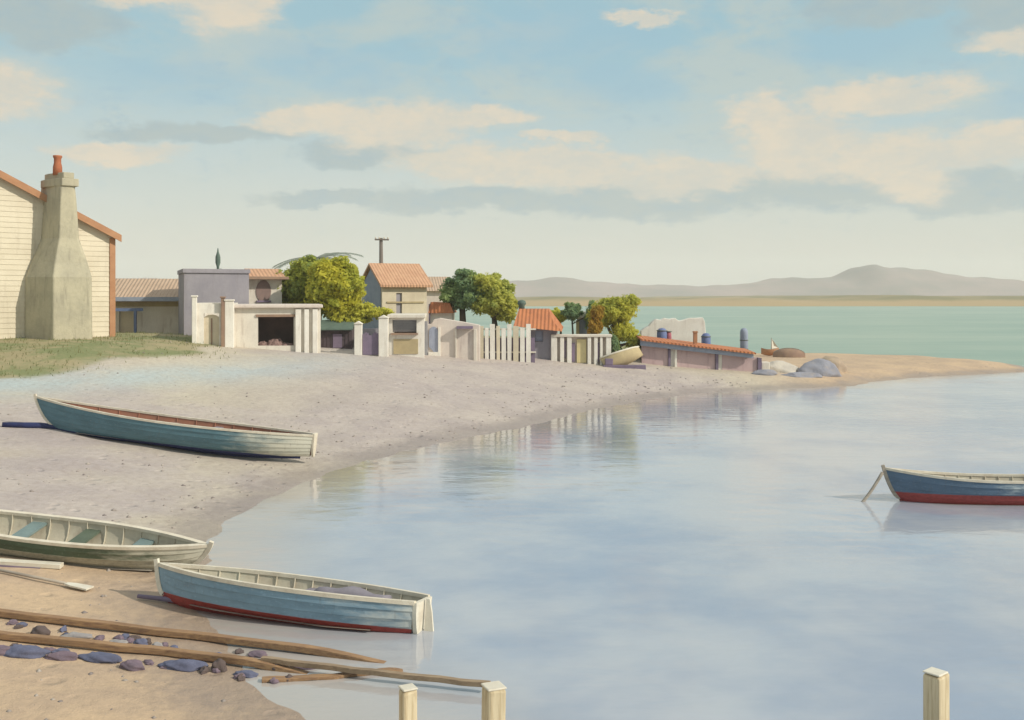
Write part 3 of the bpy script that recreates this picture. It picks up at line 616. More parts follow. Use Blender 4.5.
def make_boat(name,label,cat,bow,stern,L,B,depth,hullm,innerm,gunm,thwm,thwarts,keelm,stemm,sheer=(.28,.08),stern_w=.62,rake=.3,kr=.10,z=0,pitch=0,roll=0,np_=6,group=None,floor=True):
    bx,by=bow; sx,sy=stern; yaw=math.atan2(by-sy,bx-sx)
    o=thing(name,label,cat,((bx+sx)/2,(by+sy)/2,z),(rad(roll),rad(-pitch),yaw),group)
    ns=30; T=[i/(ns-1) for i in range(ns)]
    def g(t):
        if t<.45: return stern_w+(1-stern_w)*(1-((.45-t)/.45)**2.2)
        return max(0.0,1-((t-.45)/.55)**2.3)
    zs=lambda t: depth+sheer[0]*max(0,(t-.4)/.6)**2+sheer[1]*max(0,(.4-t)/.4)**2
    zk=lambda t: .30*depth*max(0,(t-.84)/.16)**2.2+kr*depth*max(0,(.3-t)/.3)**1.5
    def P(t,v,off=0.0,side=1):
        b=B/2*g(t); y=b*math.sin(v*math.pi/2)**.72; zz=zk(t)+(zs(t)-zk(t))*(1-math.cos(v*math.pi/2))**.86
        x=-L/2+L*t-rake*(1-v)**1.2*max(0,(t-.55)/.45)**2.5+.08*(1-v)*max(0,(.2-t)/.2)
        fl=1 if b>.04 else b/.04
        return (x,side*max(0,(y+off*fl)),zz)
    h=MB(); V=[i/np_ for i in range(np_+1)]
    for side in (1,-1):
        for k in range(np_):
            a=.014 if k else 0
            row0=[P(t,V[k],a,side) for t in T]; row1=[P(t,V[k+1],0,side) for t in T]
            vs=row0+row1; h.add(vs,[(i,i+1,ns+i+1,ns+i) for i in range(ns-1)],0,True)
            if k:
                prev=[P(t,V[k],0,side) for t in T]; h.add(row0+prev,[(i,i+1,ns+i+1,ns+i) for i in range(ns-1)],0)
        nv=9; VV=[i/(nv-1) for i in range(nv)]
        inn=[]
        for t in T:
            for v in VV:
                p=P(t,v,-.03,side); inn.append((p[0]-(.04*t*t),p[1],p[2]+.03*(1-v)))
        h.add(inn,[(i*nv+j,i*nv+j+1,(i+1)*nv+j+1,(i+1)*nv+j) for i in range(ns-1) for j in range(nv-1)],1,True)
    h.build('hull',[hullm,innerm],o,fix=False)
    if stern_w>.05:
        pr=[P(0,v,.015,1) for v in [i/10 for i in range(11)]]
        poly=[(p[1],p[2]) for p in pr]+[(-p[1],p[2]) for p in pr[:0:-1]]; poly=poly[::-1]
        tr=MB(); tr.prism([(p[0],p[1]+(.05 if abs(p[0])<B*.2 and p[1]>depth*.8 else 0)) for p in poly],-L/2-.035,-L/2+.02,'x'); tr.build('transom',stemm,o)
    gm=MB()
    for side in (1,-1):
        pts=[P(t,1,.0,side) for t in T]
        for i in range(ns): 
            pass
        ring=[]
        for i,p in enumerate(pts):
            ring.append([(p[0],p[1]+side*.022*(1 if abs(p[1])>.03 else .3),p[2]-.03),(p[0],p[1]+side*.022*(1 if abs(p[1])>.03 else .3),p[2]+.022),(p[0]-.03*T[i]**3,max(0,abs(p[1])-.05)*side,p[2]+.022),(p[0]-.03*T[i]**3,max(0,abs(p[1])-.05)*side,p[2]-.03)])
        vs=[v for r in ring for v in r]; gm.add(vs,[(i*4+j,i*4+(j+1)%4,(i+1)*4+(j+1)%4,(i+1)*4+j) for i in range(ns-1) for j in range(4)]+[(0,1,2,3)],0)
    gm.build('gunwale',gunm,o)
    st=MB(); pts=[P(1,v) for v in [i/8 for i in range(9)]]; pts=[(p[0]+.015,0,p[2]) for p in pts]; pts.append((pts[-1][0]+.02,0,pts[-1][2]+.07)); st.tube(pts,.03,sq=(.025,.035)); st.build('stem',stemm,o)
    kl=MB(); kl.tube([(P(t,0)[0],0,P(t,0)[2]-.02) for t in T[1:]],.03,sq=(.02,.035)); kl.build('keel',keelm,o)
    for i in range(3,ns-3,2):
        t=T[i]; L1=[P(t,v,-.04,1) for v in (.97,.8,.6,.4,.2)]; L2=[P(t,v,-.04,-1) for v in (.2,.4,.6,.8,.97)]
        rb=MB(); rb.tube([(p[0],p[1],p[2]+.01) for p in L1+L2],.013,5,cap=False); rb.build('rib',innerm,o)
    for j,t in enumerate(thwarts):
        zz=zs(t)-.14-.02*j%2; w=.1 if len(thwarts)>3 else .13
        yb=lambda tt:B/2*g(tt)*.93
        a,b2=t-w/L,t+w/L; x0=-L/2+L*a; x1=-L/2+L*b2
        th=MB(); th.add([(x0,-yb(a),zz),(x1,-yb(b2),zz),(x1,yb(b2),zz),(x0,yb(a),zz),(x0,-yb(a),zz+.035),(x1,-yb(b2),zz+.035),(x1,yb(b2),zz+.035),(x0,yb(a),zz+.035)],[(0,1,2,3),(4,5,6,7),(0,1,5,4),(1,2,6,5),(2,3,7,6),(3,0,4,7)])
        th.build('thwart',thwm[j%len(thwm)],o)
    if floor:
        fb=MB()
        for q in range(-2,3):
            ts=[.14,.3,.5,.7,.82]; vs=[]
            for t in ts:
                w=min(.075,B/2*g(t)*.16); yc=q*2.15*w; vs+=[(-L/2+L*t,yc-w,zk(t)+.1+.01*abs(q)),(-L/2+L*t,yc+w,zk(t)+.1+.01*abs(q))]
            fb.add(vs,[(i*2,i*2+1,i*2+3,i*2+2) for i in range(len(ts)-1)])
        fb.build('floorboards',GREYWOOD,o)
    o['L']=L; del o['L']
    return o,P,zs

TEAL=(.10,.20,.245)
INW=mat('boat_inner_white',(.60,.55,.43),(.52,.46,.36),3,.75,.2,30,stain=(.28,.22,.15),stain_amt=.5,streak=False)
INR=mat('boat_inner_red_brown',(.38,.17,.11),(.31,.15,.10),3,.75,.2,30,stain=(.25,.17,.12),stain_amt=.5,streak=False)
GUNW=mat('gunwale_white',(.70,.64,.52),(.60,.53,.42),4,.65,.2,40,stain=(.32,.24,.17),stain_amt=.4,streak=False)
SEATG=mat('teal_grey_seat',(.20,.27,.26),(.16,.22,.22),3,.75,.2,30)
SEATD=mat('dark_green_seat',(.11,.14,.10),(.085,.11,.08),3,.75,.2,30)
SEATB=mat('brown_seat',(.28,.17,.13),(.22,.14,.11),3,.75,.2,30)
SEATM=mat('mauve_grey_seat',(.25,.23,.26),(.20,.18,.21),3,.75,.2,30)
NAVY=mat('navy_shadow',(.03,.04,.13),(.025,.03,.09),3,.6,.2,30)
REDK=mat('red_keel_paint',(.28,.05,.045),(.22,.04,.04),3,.6,.2,30)
def flat(p): return (p[0],p[1])
# 1 large whaleboat drawn up on the beach
b,s_=hit(62,430),hit(285,460)
make_boat('rowing_boat','long teal blue rowing boat with red brown inside drawn up on the beach','boat',(-13.1,27.4),(-5.4,26.4),8.0,1.30,.72,
  hull_material('teal_hull',TEAL,(.035,.045,.15),.13,(.62,.60,.50),(-1.6,-3.6)),INR,GUNW,[SEATB,SEATM],[.22,.36,.52,.68,.82],NAVY,GUNW,(.20,.04),.20,.6,kr=.25,  # navy keel puts the blue shadow strip under the hull into colour
  z=.46,pitch=5.4,roll=1,np_=7)
# 2 green and white boat on the sand at the left edge
make_boat('rowing_boat','dark green and white rowing boat on the sand, nearest the left edge','boat',(-4.95,16.2),(-9.75,16.9),4.95,.92,.52,
  hull_material('green_hull',(.085,.12,.075),(.42,.40,.31),.30,(.60,.57,.46),(.6,2.2)),INW,GUNW,[SEATG,SEATD],[.34,.54,.75],GREYWOOD,GUNW,(.04,.06),.6,.4,
  z=.12,pitch=-4.2,roll=11)
# 3 blue dinghy half afloat
make_boat('rowing_boat','sky blue rowing boat with red waterline, bow on sand and stern afloat','boat',(-5.25,14.65),(-1.28,13.45),4.2,1.0,.56,
  hull_material('blue_hull',(.22,.345,.44),(.33,.055,.045),.20,(.58,.58,.52),(-.9,-2.6)),INW,GUNW,[SEATM,SEATM,SEATG],[.2,.42,.74],REDK,WPAINT,(.02,.0),.54,.16,
  z=-.09,pitch=1.9,roll=7)
# 4 dinghy moored in the bay
x4,y4=wpt(888,500.5)
mb,P4,zs4=make_boat('rowing_boat','dark blue rowing boat with red bottom moored afloat at the right edge','boat',(x4-.1,y4),(x4+4.25,y4-.25),4.3,1.1,.64,
  hull_material('dark_blue_hull',(.10,.16,.235),(.33,.06,.055),.335,(.50,.56,.55),(-.2,-1.4)),INW,GUNW,[SEATB],[.2,.44,.66],REDK,GREYWOOD,(.20,.06),.68,.34,
  z=-.13,roll=2)
def mooring():
    m=MB(); pts=[]
    x0,y0=x4-.12,y4; a=Vector((x0,y0,.62)); b_=Vector((x0-.62,y0-.15,-.15))
    for i in range(9):
        t=i/8; p=a.lerp(b_,t); p.z-=.05*math.sin(t*math.pi); pts.append(p)
    m.tube(pts,.035,8); o=m.build('mooring_rope',GREYWOOD); tag(o,'thick grey mooring rope dropping from the dark blue boat into the water','rope')
mooring()
def rudder():
    m=MB(); m.prism([(0,-.25),(.12,-.25),(.14,0),(.09,.3),(.05,.46),(0,.46)],-.018,.018)
    o=m.build('rudder',WPAINT)
    r=[x for x in COL.objects if x.get('label','').startswith('sky blue')][0]
    o.parent=r; o.location=(-4.25/2-.04,0,.12); o.rotation_euler=(0,0,math.pi)
rudder()
def tarps():
    r=[x for x in COL.objects if x.get('label','').startswith('sky blue')][0]; mw=Matrix.LocRotScale(r.location,r.rotation_euler,(1,1,1))
    m=MB(); n=14
    def wp(x,y,z): return mw@Vector((x,y,z))
    rows=[]
    for i in range(n+1):
        t=i/n; x=-1.6+1.15*t; r0=.10*math.sin(math.pi*min(1,max(.08,t)))**.4+.02
        rows.append([wp(x,-.06+r0*1.3*math.cos(a)+.03*math.sin(9*t),.46+r0*math.sin(a)*(1+.2*math.sin(13*t+a))) for a in [k*2*math.pi/12 for k in range(12)]])
    vs=[v for q in rows for v in q]; m.add(vs,[(i*12+k,i*12+(k+1)%12,(i+1)*12+(k+1)%12,(i+1)*12+k) for i in range(n) for k in range(12)]+[tuple(range(12)),tuple(n*12+k for k in range(12))],0,True)
    o=m.build('rolled_sail',SEATM); tag(o,'rolled mauve grey sail lying across the stern of the sky blue boat','sail roll')
tarps()

# small boats and rocks by the spit
def upturned(px,py,L,B,Hh,m,name,label,yaw,D=None,stern=.0):
    x,d,z=hit(px,py)
    o=thing(name,label,'boat',(x,d,z),(0,0,rad(yaw))); n=18; h=MB(); k=10; vs=[]
    for i in range(n+1):
        t=-1+2*i/n; w=max(.02,1-abs(t)**2.2); hh=Hh*(1-.5*abs(t)**2.5)
        for j in range(k+1):
            a=math.pi*j/k; vs.append((L/2*t,-B/2*w*math.cos(a),hh*math.sin(a)**1.15-.05))
    h.add(vs,[(i*(k+1)+j,i*(k+1)+j+1,(i+1)*(k+1)+j+1,(i+1)*(k+1)+j) for i in range(n) for j in range(k)],0,True); h.build('hull',m,o)
    kk=MB(); kk.tube([(L/2*t,0,Hh*(1-.5*abs(t)**2.5)-.04) for t in [-.95+.19*i for i in range(11)]],.03,sq=(.025,.035)); kk.build('keel',GREYWOOD,o)
upturned(789,357,2.1,1.0,.62,BROWNP,'upturned_boat','brown boat lying upside down by the spit rocks',-14)
def small_sail():
    x,d,z=hit(770,356)
    o=thing('sailing_dinghy','tiny orange hulled dinghy with furled white sail beyond the pink shed','boat',(x,d,z),(0,0,rad(10)))
    n=14;k=8;h=MB();vs=[]
    for i in range(n+1):
        t=-1+2*i/n; w=max(.02,1-abs(t)**2.4)
        for j in range(k+1):
            a=math.pi*j/k; vs.append((.65*t,-.34*w*math.cos(a),.45+.12*t*t-.42*math.sin(a)))
    h.add(vs,[(i*(k+1)+j,i*(k+1)+j+1,(i+1)*(k+1)+j+1,(i+1)*(k+1)+j) for i in range(n) for j in range(k)],0,True)
    h.add([v for i in range(n+1) for v in (vs[i*(k+1)],vs[i*(k+1)+k])],[(i*2,i*2+1,i*2+3,i*2+2) for i in range(n)],0); h.build('hull',RUST,o)
    m=MB(); m.tube([(.1,0,.3),(.1,0,1.25)],[.025,.018],8); m.build('mast',POLEW,o)
    s=MB(); s.add([(.12,-.02,.5),(.62,.0,.55),(.13,-.0,1.2),(.35,.08,.7)],[(0,1,3),(1,2,3),(2,0,3)]); s.build('sail',WPAINT,o)
small_sail()
def leaning_dinghy():
    x,d,z=hit(622,367)
    o=thing('beached_dinghy','small orange and white dinghy leaning on the sand under the yellow tree','boat',(x,d,z+.05),(rad(0),rad(0),rad(0)))
    n=14;k=8;h=MB();vs=[]
    for i in range(n+1):
        t=-1+2*i/n; w=max(.03,1-abs(t)**2.2)
        for j in range(k+1):
            a=math.pi*j/k; vs.append((1.15*t,-.5*w*math.cos(a),.55+.2*t*t-.55*math.sin(a)))
    h.add(vs,[(i*(k+1)+j,i*(k+1)+j+1,(i+1)*(k+1)+j+1,(i+1)*(k+1)+j) for i in range(n) for j in range(k)],0,True)
    hh=h.build('hull',TANP,o); hh.rotation_euler=(rad(-38),rad(-14),rad(20)); hh.location=(.2,0,.1)
    g=MB()
    for e in (0,k): g.tube([vs[i*(k+1)+e] for i in range(n+1)],.05,6)
    gg=g.build('gunwale',WPAINT,o); gg.rotation_euler=hh.rotation_euler; gg.location=hh.location
    s=MB(); s.box(-1.0,1.2,-.35,-.15,-.2,.07); s.box(-.9,-.5,-.36,-.14,.07,.4); s.build('cradle',PURPLE,o,bevel=.03)
leaning_dinghy()
def rock(px,py,sx,sy,sz,m,name,label,seed,group=None,lift=0,rotz=0,rough=.28,loc=None):
    r=random.Random(seed); bm=bmesh.new(); bmesh.ops.create_icosphere(bm,subdivisions=4,radius=1)
    dirs=[(Vector((r.uniform(-1,1),r.uniform(-1,1),r.uniform(-1,1))).normalized(),r.uniform(.72,.95)) for _ in range(16)]
    ph=[r.uniform(0,6) for _ in range(6)]
    for v in bm.verts:
        p=v.co.copy()
        for dn,c in dirs:
            e=p.dot(dn)-c
            if e>0: p-=dn*e*.9
        p*=1+rough*.2*(math.sin(p.x*4+ph[0])*math.sin(p.y*5+ph[1])+.5*math.sin(p.z*9+ph[2]+p.x*6)+.3*math.sin(p.x*17+ph[3])*math.sin(p.y*15+ph[4]))
        v.co=(p.x*sx,p.y*sy,p.z*sz)
    me=bpy.data.meshes.new(name); bm.to_mesh(me); bm.free(); me.materials.append(m); me.polygons.foreach_set('use_smooth',[True]*len(me.polygons))
    o=bpy.data.objects.new(name,me); COL.objects.link(o)
    x,d,z=loc if loc else hit(px,py)
    o.location=(x,d,z+lift); o.rotation_euler=(0,0,rotz); tag(o,label,'rock' if name=='rock' else 'stone',group); return o
ROCKG=mat('grey_rock',(.32,.32,.36),(.25,.25,.29),1.6,.95,.6,7,stain=(.40,.33,.25),stain_amt=.5,streak=False,bdist=.05)
ROCKT=mat('tan_rock',(.44,.34,.24),(.34,.27,.21),1.6,.95,.6,7,bdist=.05)
ROCKW=mat('pale_rock',(.56,.51,.43),(.46,.42,.37),1.6,.95,.6,7,bdist=.05)
rock(820,374,1.25,.8,.78,ROCKG,'rock','big grey blue rock at the root of the sand spit',3)
rock(830,371,.9,.8,.92,ROCKT,'rock','tan topped rock behind the big grey one',4)
rock(780,372,1.3,.7,.62,ROCKW,'rock','long pale rock between pink shed and grey rock',5)
rock(800,376,1.2,.5,.22,ROCKG,'rock','flat dark rock at the waterline below the pale rock',6)
rock(765,374,.7,.4,.25,ROCKG,'rock','low dark rock at the foot of the pink shed end',8)
# ------------------------------------------------------------------ slipway rails, stones, oars, posts
def gp(px,py,l=0): 
    x,d,z=hit(px,py); return Vector((x,d,z+l))
def rail(pts,w,h,label,name='slipway_rail',m=TIMBER,lift=.1,sink=True):
    P=[gp(*p) for p in pts]; Q=[]
    n=24
    L=[0]
    for a,b in zip(P,P[1:]): L.append(L[-1]+(b-a).length)
    for i in range(n+1):
        t=L[-1]*i/n; k=max(j for j in range(len(L)) if L[j]<=t+1e-9); k=min(k,len(P)-2); f=(t-L[k])/(L[k+1]-L[k]); p=P[k].lerp(P[k+1],f)
        Q.append(Vector((p.x,p.y+.004*math.sin(i*1.7),max(p.z,0)+lift+.004*math.sin(i*1.1)-(.16*max(0,(i/n-.72)/.28)**1.5 if sink else 0))))
    o=MB().tube(Q,.05,sq=(w,h)).build(name,m,bevel=.008); return tag(o,label,'timber')
TIMB2=wood('grey_brown_timber',(.36,.27,.18),(.24,.17,.11),0)
rail([(-40,612),(200,640),(430,668)],.05,.04,'upper brown slipway timber running from the left edge to the water',lift=.05)
rail([(-40,635),(170,656),(340,676)],.048,.04,'lower brown slipway timber with stones along its near side',lift=.05)
rail([(262,668),(380,682),(490,694)],.035,.03,'thin timber reaching over the water to a pale post',lift=.10,m=TIMB2,sink=False)
rail([(262,682),(330,679),(430,668)],.05,.02,'short brown plank lying at the water edge under the slipway',lift=.02,m=TIMBER)
STB=mat('blue_grey_stone',(.13,.14,.21),(.10,.105,.16),4,.9,.5,18,bdist=.02)
STM=mat('mauve_stone',(.19,.14,.17),(.14,.11,.135),4,.9,.5,18,bdist=.02)
STD=mat('dark_brown_stone',(.12,.09,.085),(.09,.07,.065),4,.9,.5,18,bdist=.02)
STG=mat('pale_grey_stone',(.33,.31,.30),(.27,.25,.25),4,.9,.5,18,bdist=.02)
stones=[(22,656,.30,.14,.11,STB,'deep blue stone under the lower slipway timber near the left edge'),(40,636,.12,.12,.12,STD,'dark upright stone between the slipway timbers near the left edge'),
(75,639,.24,.10,.09,STG,'long pale grey stone between the slipway timbers, left of the cottage post shadow'),(62,659,.20,.12,.09,STM,'mauve stone beside the deep blue stone'),
(100,661,.30,.12,.10,STB,'long blue grey stone under the middle of the lower slipway timber'),(132,668,.18,.12,.09,STM,'small mauve stone set lower than its neighbours'),
(140,646,.10,.09,.09,STB,'round blue stone between the slipway timbers'),(158,648,.09,.08,.07,STG,'round pale stone touching the round blue stone'),
(182,669,.30,.13,.11,STB,'broad slate blue stone beneath the lower slipway timber'),(219,671,.10,.10,.14,STD,'dark brown boulder standing at the sand edge'),
(246,676,.15,.09,.06,STB,'flat light blue stone right of the dark brown boulder'),(258,656,.13,.10,.06,STM,'flat plum stone between the slipway timbers'),
(218,657,.07,.06,.05,STB,'tiny blue stone above the dark brown boulder'),(277,669,.10,.09,.09,STD,'rounded brown stone near the water end of the slipway'),
(305,668,.20,.10,.05,STM,'flattest plum stone at the water end of the slipway'),(118,644,.12,.09,.05,STG,'thin pale stone wedged by the upper slipway timber'),
(-5,654,.20,.12,.10,STM,'mauve stone cut by the left edge')]
stones[2]=stones[2][:6]+('long pale grey stone between the slipway timbers',)
for i,(px,py,a,b,c,m,l) in enumerate(stones):
    a*=1.0; b*=.85; c*=.8
    rock(px,py,a,b,c,m,'stone',l,40+i,'stones packed along the slipway timbers',lift=c*.25,rotz=random.uniform(-.3,.1),rough=.5)
for i in range(34):
    px=random.choice([random.uniform(5,210),random.uniform(60,300)]); up=random.random()<.5
    py=(617+px*.122+9 if up else 640+px*.118+8)+random.uniform(-3,4)
    rock(px,py,random.uniform(.05,.11),random.uniform(.04,.07),random.uniform(.03,.06),random.choice([STM,STB,STD]),'stone','small violet brown chip of stone among the slipway timbers',90+i,'stone chips between the slipway timbers',lift=.01,rotz=random.uniform(0,3),rough=.6)
def oar(a,b,label,blade=True,w=.024,m=None):
    A,Bp=gp(*a,.06),gp(*b,.05); d=(Bp-A); L=d.length; yaw=math.atan2(d.y,d.x); pit=-math.asin(d.z/L)
    o=thing('oar' if blade else 'plank',label,'oar' if blade else 'plank',A,(0,pit,yaw))
    if blade:
        MB().tube([(0,0,0),(L-.42,0,0)],[w,w*.9],10).build('shaft',m or GREYWOOD,o)
        bl=MB(); bl.prism([(L-.45,-.025),(L-.3,-.07),(L,-.085),(L,.085),(L-.3,.07),(L-.45,.025)],-.012,.012,'z'); bl.build('blade',WPAINT,o)
    else:
        bb=MB(); bb.box(0,L,-.09,.09,-.03,.03,j=.01); bb.build('board',m or GREYWOOD,o,bevel=.006)
        c=MB(); c.box(.1,L-.3,-.10,-.03,-.1,-.031); c.build('plank_shadow',PURPLE,o)  # violet strip under the plank stands in for its shadow
oar((-40,566),(90,592),'long oar with white blade lying on the sand below the green boat')
oar((-60,562),(62,569),'pale plank lying on the sand against the green boat',False,m=WPAINT)
def bow_shadows():
    m=MB(); m.tube([gp(138,600,.05),gp(175,604,.05),gp(225,614,.04)],[.03,.04,.03],8); o=m.build('bow_shadow',PURPLE); tag(o,'added dark violet tube standing in for the shadow at the bow of the sky blue boat','timber')  # violet tube painted in as the cast shadow beyond the bow
    m=MB(); m.tube([gp(2,427,.06),gp(40,428,.06),gp(100,434,.05)],[.07,.09,.07],8); o=m.build('bow_shadow',NAVY); tag(o,'added dark navy tube standing in for the shadow under the bow of the long teal boat','timber')  # navy tube painted in as the hull shadow running past the bow
bow_shadows()
def post(px,D,top,half,label,yaw,lean):
    x=(px-512)/F*D; zt=HC-(top-YH)/F*D
    o=thing('mooring_post',label,'post',(x,D,0),(0,rad(lean),rad(yaw)),'pale timber posts in the near water')
    m=MB(); m.box(-half,half,-half,half,-1.2,zt,j=.012); m.build('shaft',POSTW,o,bevel=.02)
    c=MB(); c.prism([(-half*.96,-half*.96),(half*.96,-half*.96),(half*.96,half*.96),(-half*.96,half*.96)],zt+.003,zt+.02,'z'); c.build('top',WPAINT,o,bevel=.01)
post(408,8.0,689,.065,'shortest pale post standing in the water at the bottom edge',28,0)
post(491,8.0,688,.085,'pale post in the water at the end of the thin timber',24,1)
post(936,9.0,673,.085,'pale post standing alone in the water at lower right',38,-.5)

# ------------------------------------------------------------------ trees
def leafmat(name,a,b,c):
    m,nt,bs=newmat(name); g=nt.new('ShaderNodeNewGeometry'); tc=nt.new('ShaderNodeTexCoord').outputs['Object']
    n=nt.noise(tc,.7,2,.5); r=g.outputs['Random Per Island']
    col=nt.mix(nt.sm(n,.42,.58),a,b); col=nt.mix(nt.math('MULTIPLY',r,.55),col,c)
    nt.link(col,bs.inputs['Base Color']); bs.inputs['Roughness'].default_value=.7; bs.inputs['Specular IOR Level'].default_value=.2
    tr=nt.new('ShaderNodeBsdfTranslucent'); nt.link(col,tr.inputs[0]); mx=nt.new('ShaderNodeMixShader'); mx.inputs[0].default_value=.55
    nt.link(bs.outputs[0],mx.inputs[1]); nt.link(tr.outputs[0],mx.inputs[2]); nt.link(mx.outputs[0],m.node_tree.nodes['Material Output'].inputs[0]); return m
def leaves(lobes,n,size,seed):
    rng=np.random.default_rng(seed); R0=random.Random(seed); base=list(lobes)
    for (cx,cy,cz,rx,ry,rz) in base:
        for _ in range(7):
            a=R0.uniform(0,6.283); e=R0.uniform(-.5,1.3); q=R0.uniform(.22,.4); f=R0.uniform(.85,1.08)
            lobes.append((cx+rx*f*math.cos(a)*math.cos(e),cy+ry*f*math.sin(a)*math.cos(e),cz+rz*f*math.sin(e),rx*q,ry*q,rz*q))
    lobes=[(l[0],l[1],l[2],l[3]*.92,l[4]*.92,l[5]*.92) for l in lobes]; n=int(n*1.6); size*=.78
    vol=np.array([l[3]*l[4]*l[5] for l in lobes])**.75; cnt=(n*vol/vol.sum()).astype(int); C=[]; NRM=[]
    for (cx,cy,cz,rx,ry,rz),k in zip(lobes,cnt):
        d=rng.normal(size=(k,3)); d/=np.linalg.norm(d,axis=1)[:,None]; r=rng.random(k)**.38
        r*=1+.16*np.sin(d[:,0]*7+cx)*np.sin(d[:,2]*8+cz)+.10*rng.normal(size=k)
        NRM.append(d+np.array([0,0,.25])); C.append(np.c_[cx+d[:,0]*r*rx,cy+d[:,1]*r*ry,cz+d[:,2]*r*rz])
    C=np.concatenate(C); k=len(C); nr=np.concatenate(NRM)+.55*rng.normal(size=(k,3)); nr/=np.linalg.norm(nr,axis=1)[:,None]; a=np.cross(nr,rng.normal(size=(k,3))); a/=np.linalg.norm(a,axis=1)[:,None]; b=np.cross(nr,a)
    s=size*(.6+.8*rng.random(k))[:,None]
    V=np.stack([C-a*s,C-b*s*.45,C+a*s,C+b*s*.45],1).reshape(-1,3); Fc=np.arange(4*k).reshape(-1,4)
    return V,Fc
def tree(name,label,px,py,D,lobes,n,size,lm,seed,trunk=True,cat='tree'):
    """lobes: (px,py,depth offset,rx px,ry m,rz px) as surveyed"""
    x=(px-512)/F*D; z=gz(x,D); k=D/F
    o=thing(name,label,cat,(x,D,z))
    LB=[((a-px)*k,dy,HC-(b-YH)*k-z,rx*k,ry,rz*k) for a,b,dy,rx,ry,rz in lobes]
    V,Fc=leaves(list(LB),n,size,seed); me=bpy.data.meshes.new('crown'); me.from_pydata(V.tolist(),[],Fc.tolist()); me.materials.append(lm)
    c=bpy.data.objects.new('crown',me); COL.objects.link(c); c.parent=o
    t=MB(); r=random.Random(seed); hh=max(.6,min(l[2] for l in LB))
    t.tube([(0,0,-.4),(.05,0,hh*.5),(0,0,hh)],[.24 if trunk else .08,.19 if trunk else .06,.15 if trunk else .05],10)
    for l in LB:
        m_=Vector((l[0]*.5+r.uniform(-.2,.2),l[1]*.5,(hh+l[2])/2)); t.tube([(0,0,hh*.8),m_,(l[0],l[1],l[2]+l[5]*.3)],[.12 if trunk else .04,.08 if trunk else .03,.02],7)
    t.build('trunk',BARK,o); return o
LY=leafmat('sunlit_yellow_leaves',(.58,.56,.07),(.42,.46,.08),(.68,.60,.06))
LG=leafmat('shaded_dark_green_leaves',(.22,.34,.19),(.32,.42,.15),(.36,.44,.18))
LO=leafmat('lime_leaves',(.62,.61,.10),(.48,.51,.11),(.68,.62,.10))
LM=leafmat('shaded_green_leaves',(.42,.47,.09),(.29,.37,.12),(.54,.52,.08))
LM2=leafmat('sunlit_green_leaves',(.56,.57,.13),(.42,.48,.14),(.64,.60,.12))
LB_=leafmat('blue_grey_fronds',(.30,.36,.31),(.36,.40,.34),(.40,.42,.36))
tree('broadleaf_tree','wide mid green half of the big tree behind the white store, its shade painted in the leaves',304,345,55.5,[(298,284,0,24,1.6,18),(292,296,.5,20,1.0,14),(310,274,.2,20,1.5,14),(316,300,-.2,22,1.4,16),(306,266,.2,16,1.1,9)],10000,.17,LM,1)  # shaded left half of one tree, shade put into the leaf colour
tree('broadleaf_tree','brightest yellow half of the big tree beside the gable cottage, sunlight painted in the leaves',338,345,53,[(334,280,0,24,1.8,19),(348,290,-.2,18,1.5,20),(326,270,.2,16,1.2,12),(338,304,-.3,20,1.4,14),(322,292,-.2,16,1.3,16)],10000,.16,LY,11)  # sunlit right half of the same tree, sunlight put into the leaf colour
tree('bush','yellow green bush spilling over the gateway and dark hut',352,350,52.5,[(340,316,0,14,1.0,7),(360,312,.2,18,1.1,8),(380,313,.1,12,.9,6),(352,320,-.1,16,.9,6)],4500,.13,LO,2,False,'bush')
tree('broadleaf_tree','dark teal green half of the tree behind the arched door wall, its shade painted in the leaves',462,345,56.5,[(455,293,.2,17,1.2,13),(468,284,0,18,1.4,12),(474,296,-.1,18,1.3,16),(462,301,0,16,1.0,10)],8000,.14,LG,3)  # shaded left half of one crown, darkness put into the leaf colour
tree('broadleaf_tree','lime green half of the tree behind the white board fence, sunlight painted in the leaves',494,345,56,[(490,286,0,16,1.2,12),(500,298,-.2,16,1.3,17),(488,304,-.3,18,1.1,12),(508,312,-.4,10,.8,12),(480,282,.2,12,1.0,7)],8000,.14,LM2,12)  # sunlit right half of that crown, brightness put into the leaf colour
tree('broadleaf_tree','bright lime tree at the right end of the columned wall',618,350,55.5,[(612,312,.2,18,1.3,15),(626,308,0,12,1.2,13),(602,315,.3,13,1.1,13),(622,330,-.3,13,.9,12),(632,345,-.6,7,.6,14)],8500,.13,LO,4)
tree('bush','small dark green shrub left of the lime tree behind the columned wall',572,345,57,[(572,312,0,9,.8,9),(592,318,.2,8,.8,14)],3000,.12,LG,5,False,'bush')
tree('bush','small orange tinged bush touching the left side of the lime tree',596,350,54.5,[(596,314,-.6,7,.4,8),(594,328,-.6,7,.4,8)],2000,.11,leafmat('orange_leaves',(.50,.34,.06),(.38,.33,.07),(.56,.34,.06)),6,False,'bush')
tree('bush','low dark shrub against the right end of the columned wall',615,364,53.2,[(614,345,0,5,.4,9)],1400,.10,LG,7,False,'bush')
tree('bush','pale yellow green shrub behind the orange roofed hut',560,345,58,[(556,317,0,9,.8,8)],1600,.12,LO,8,False,'bush')
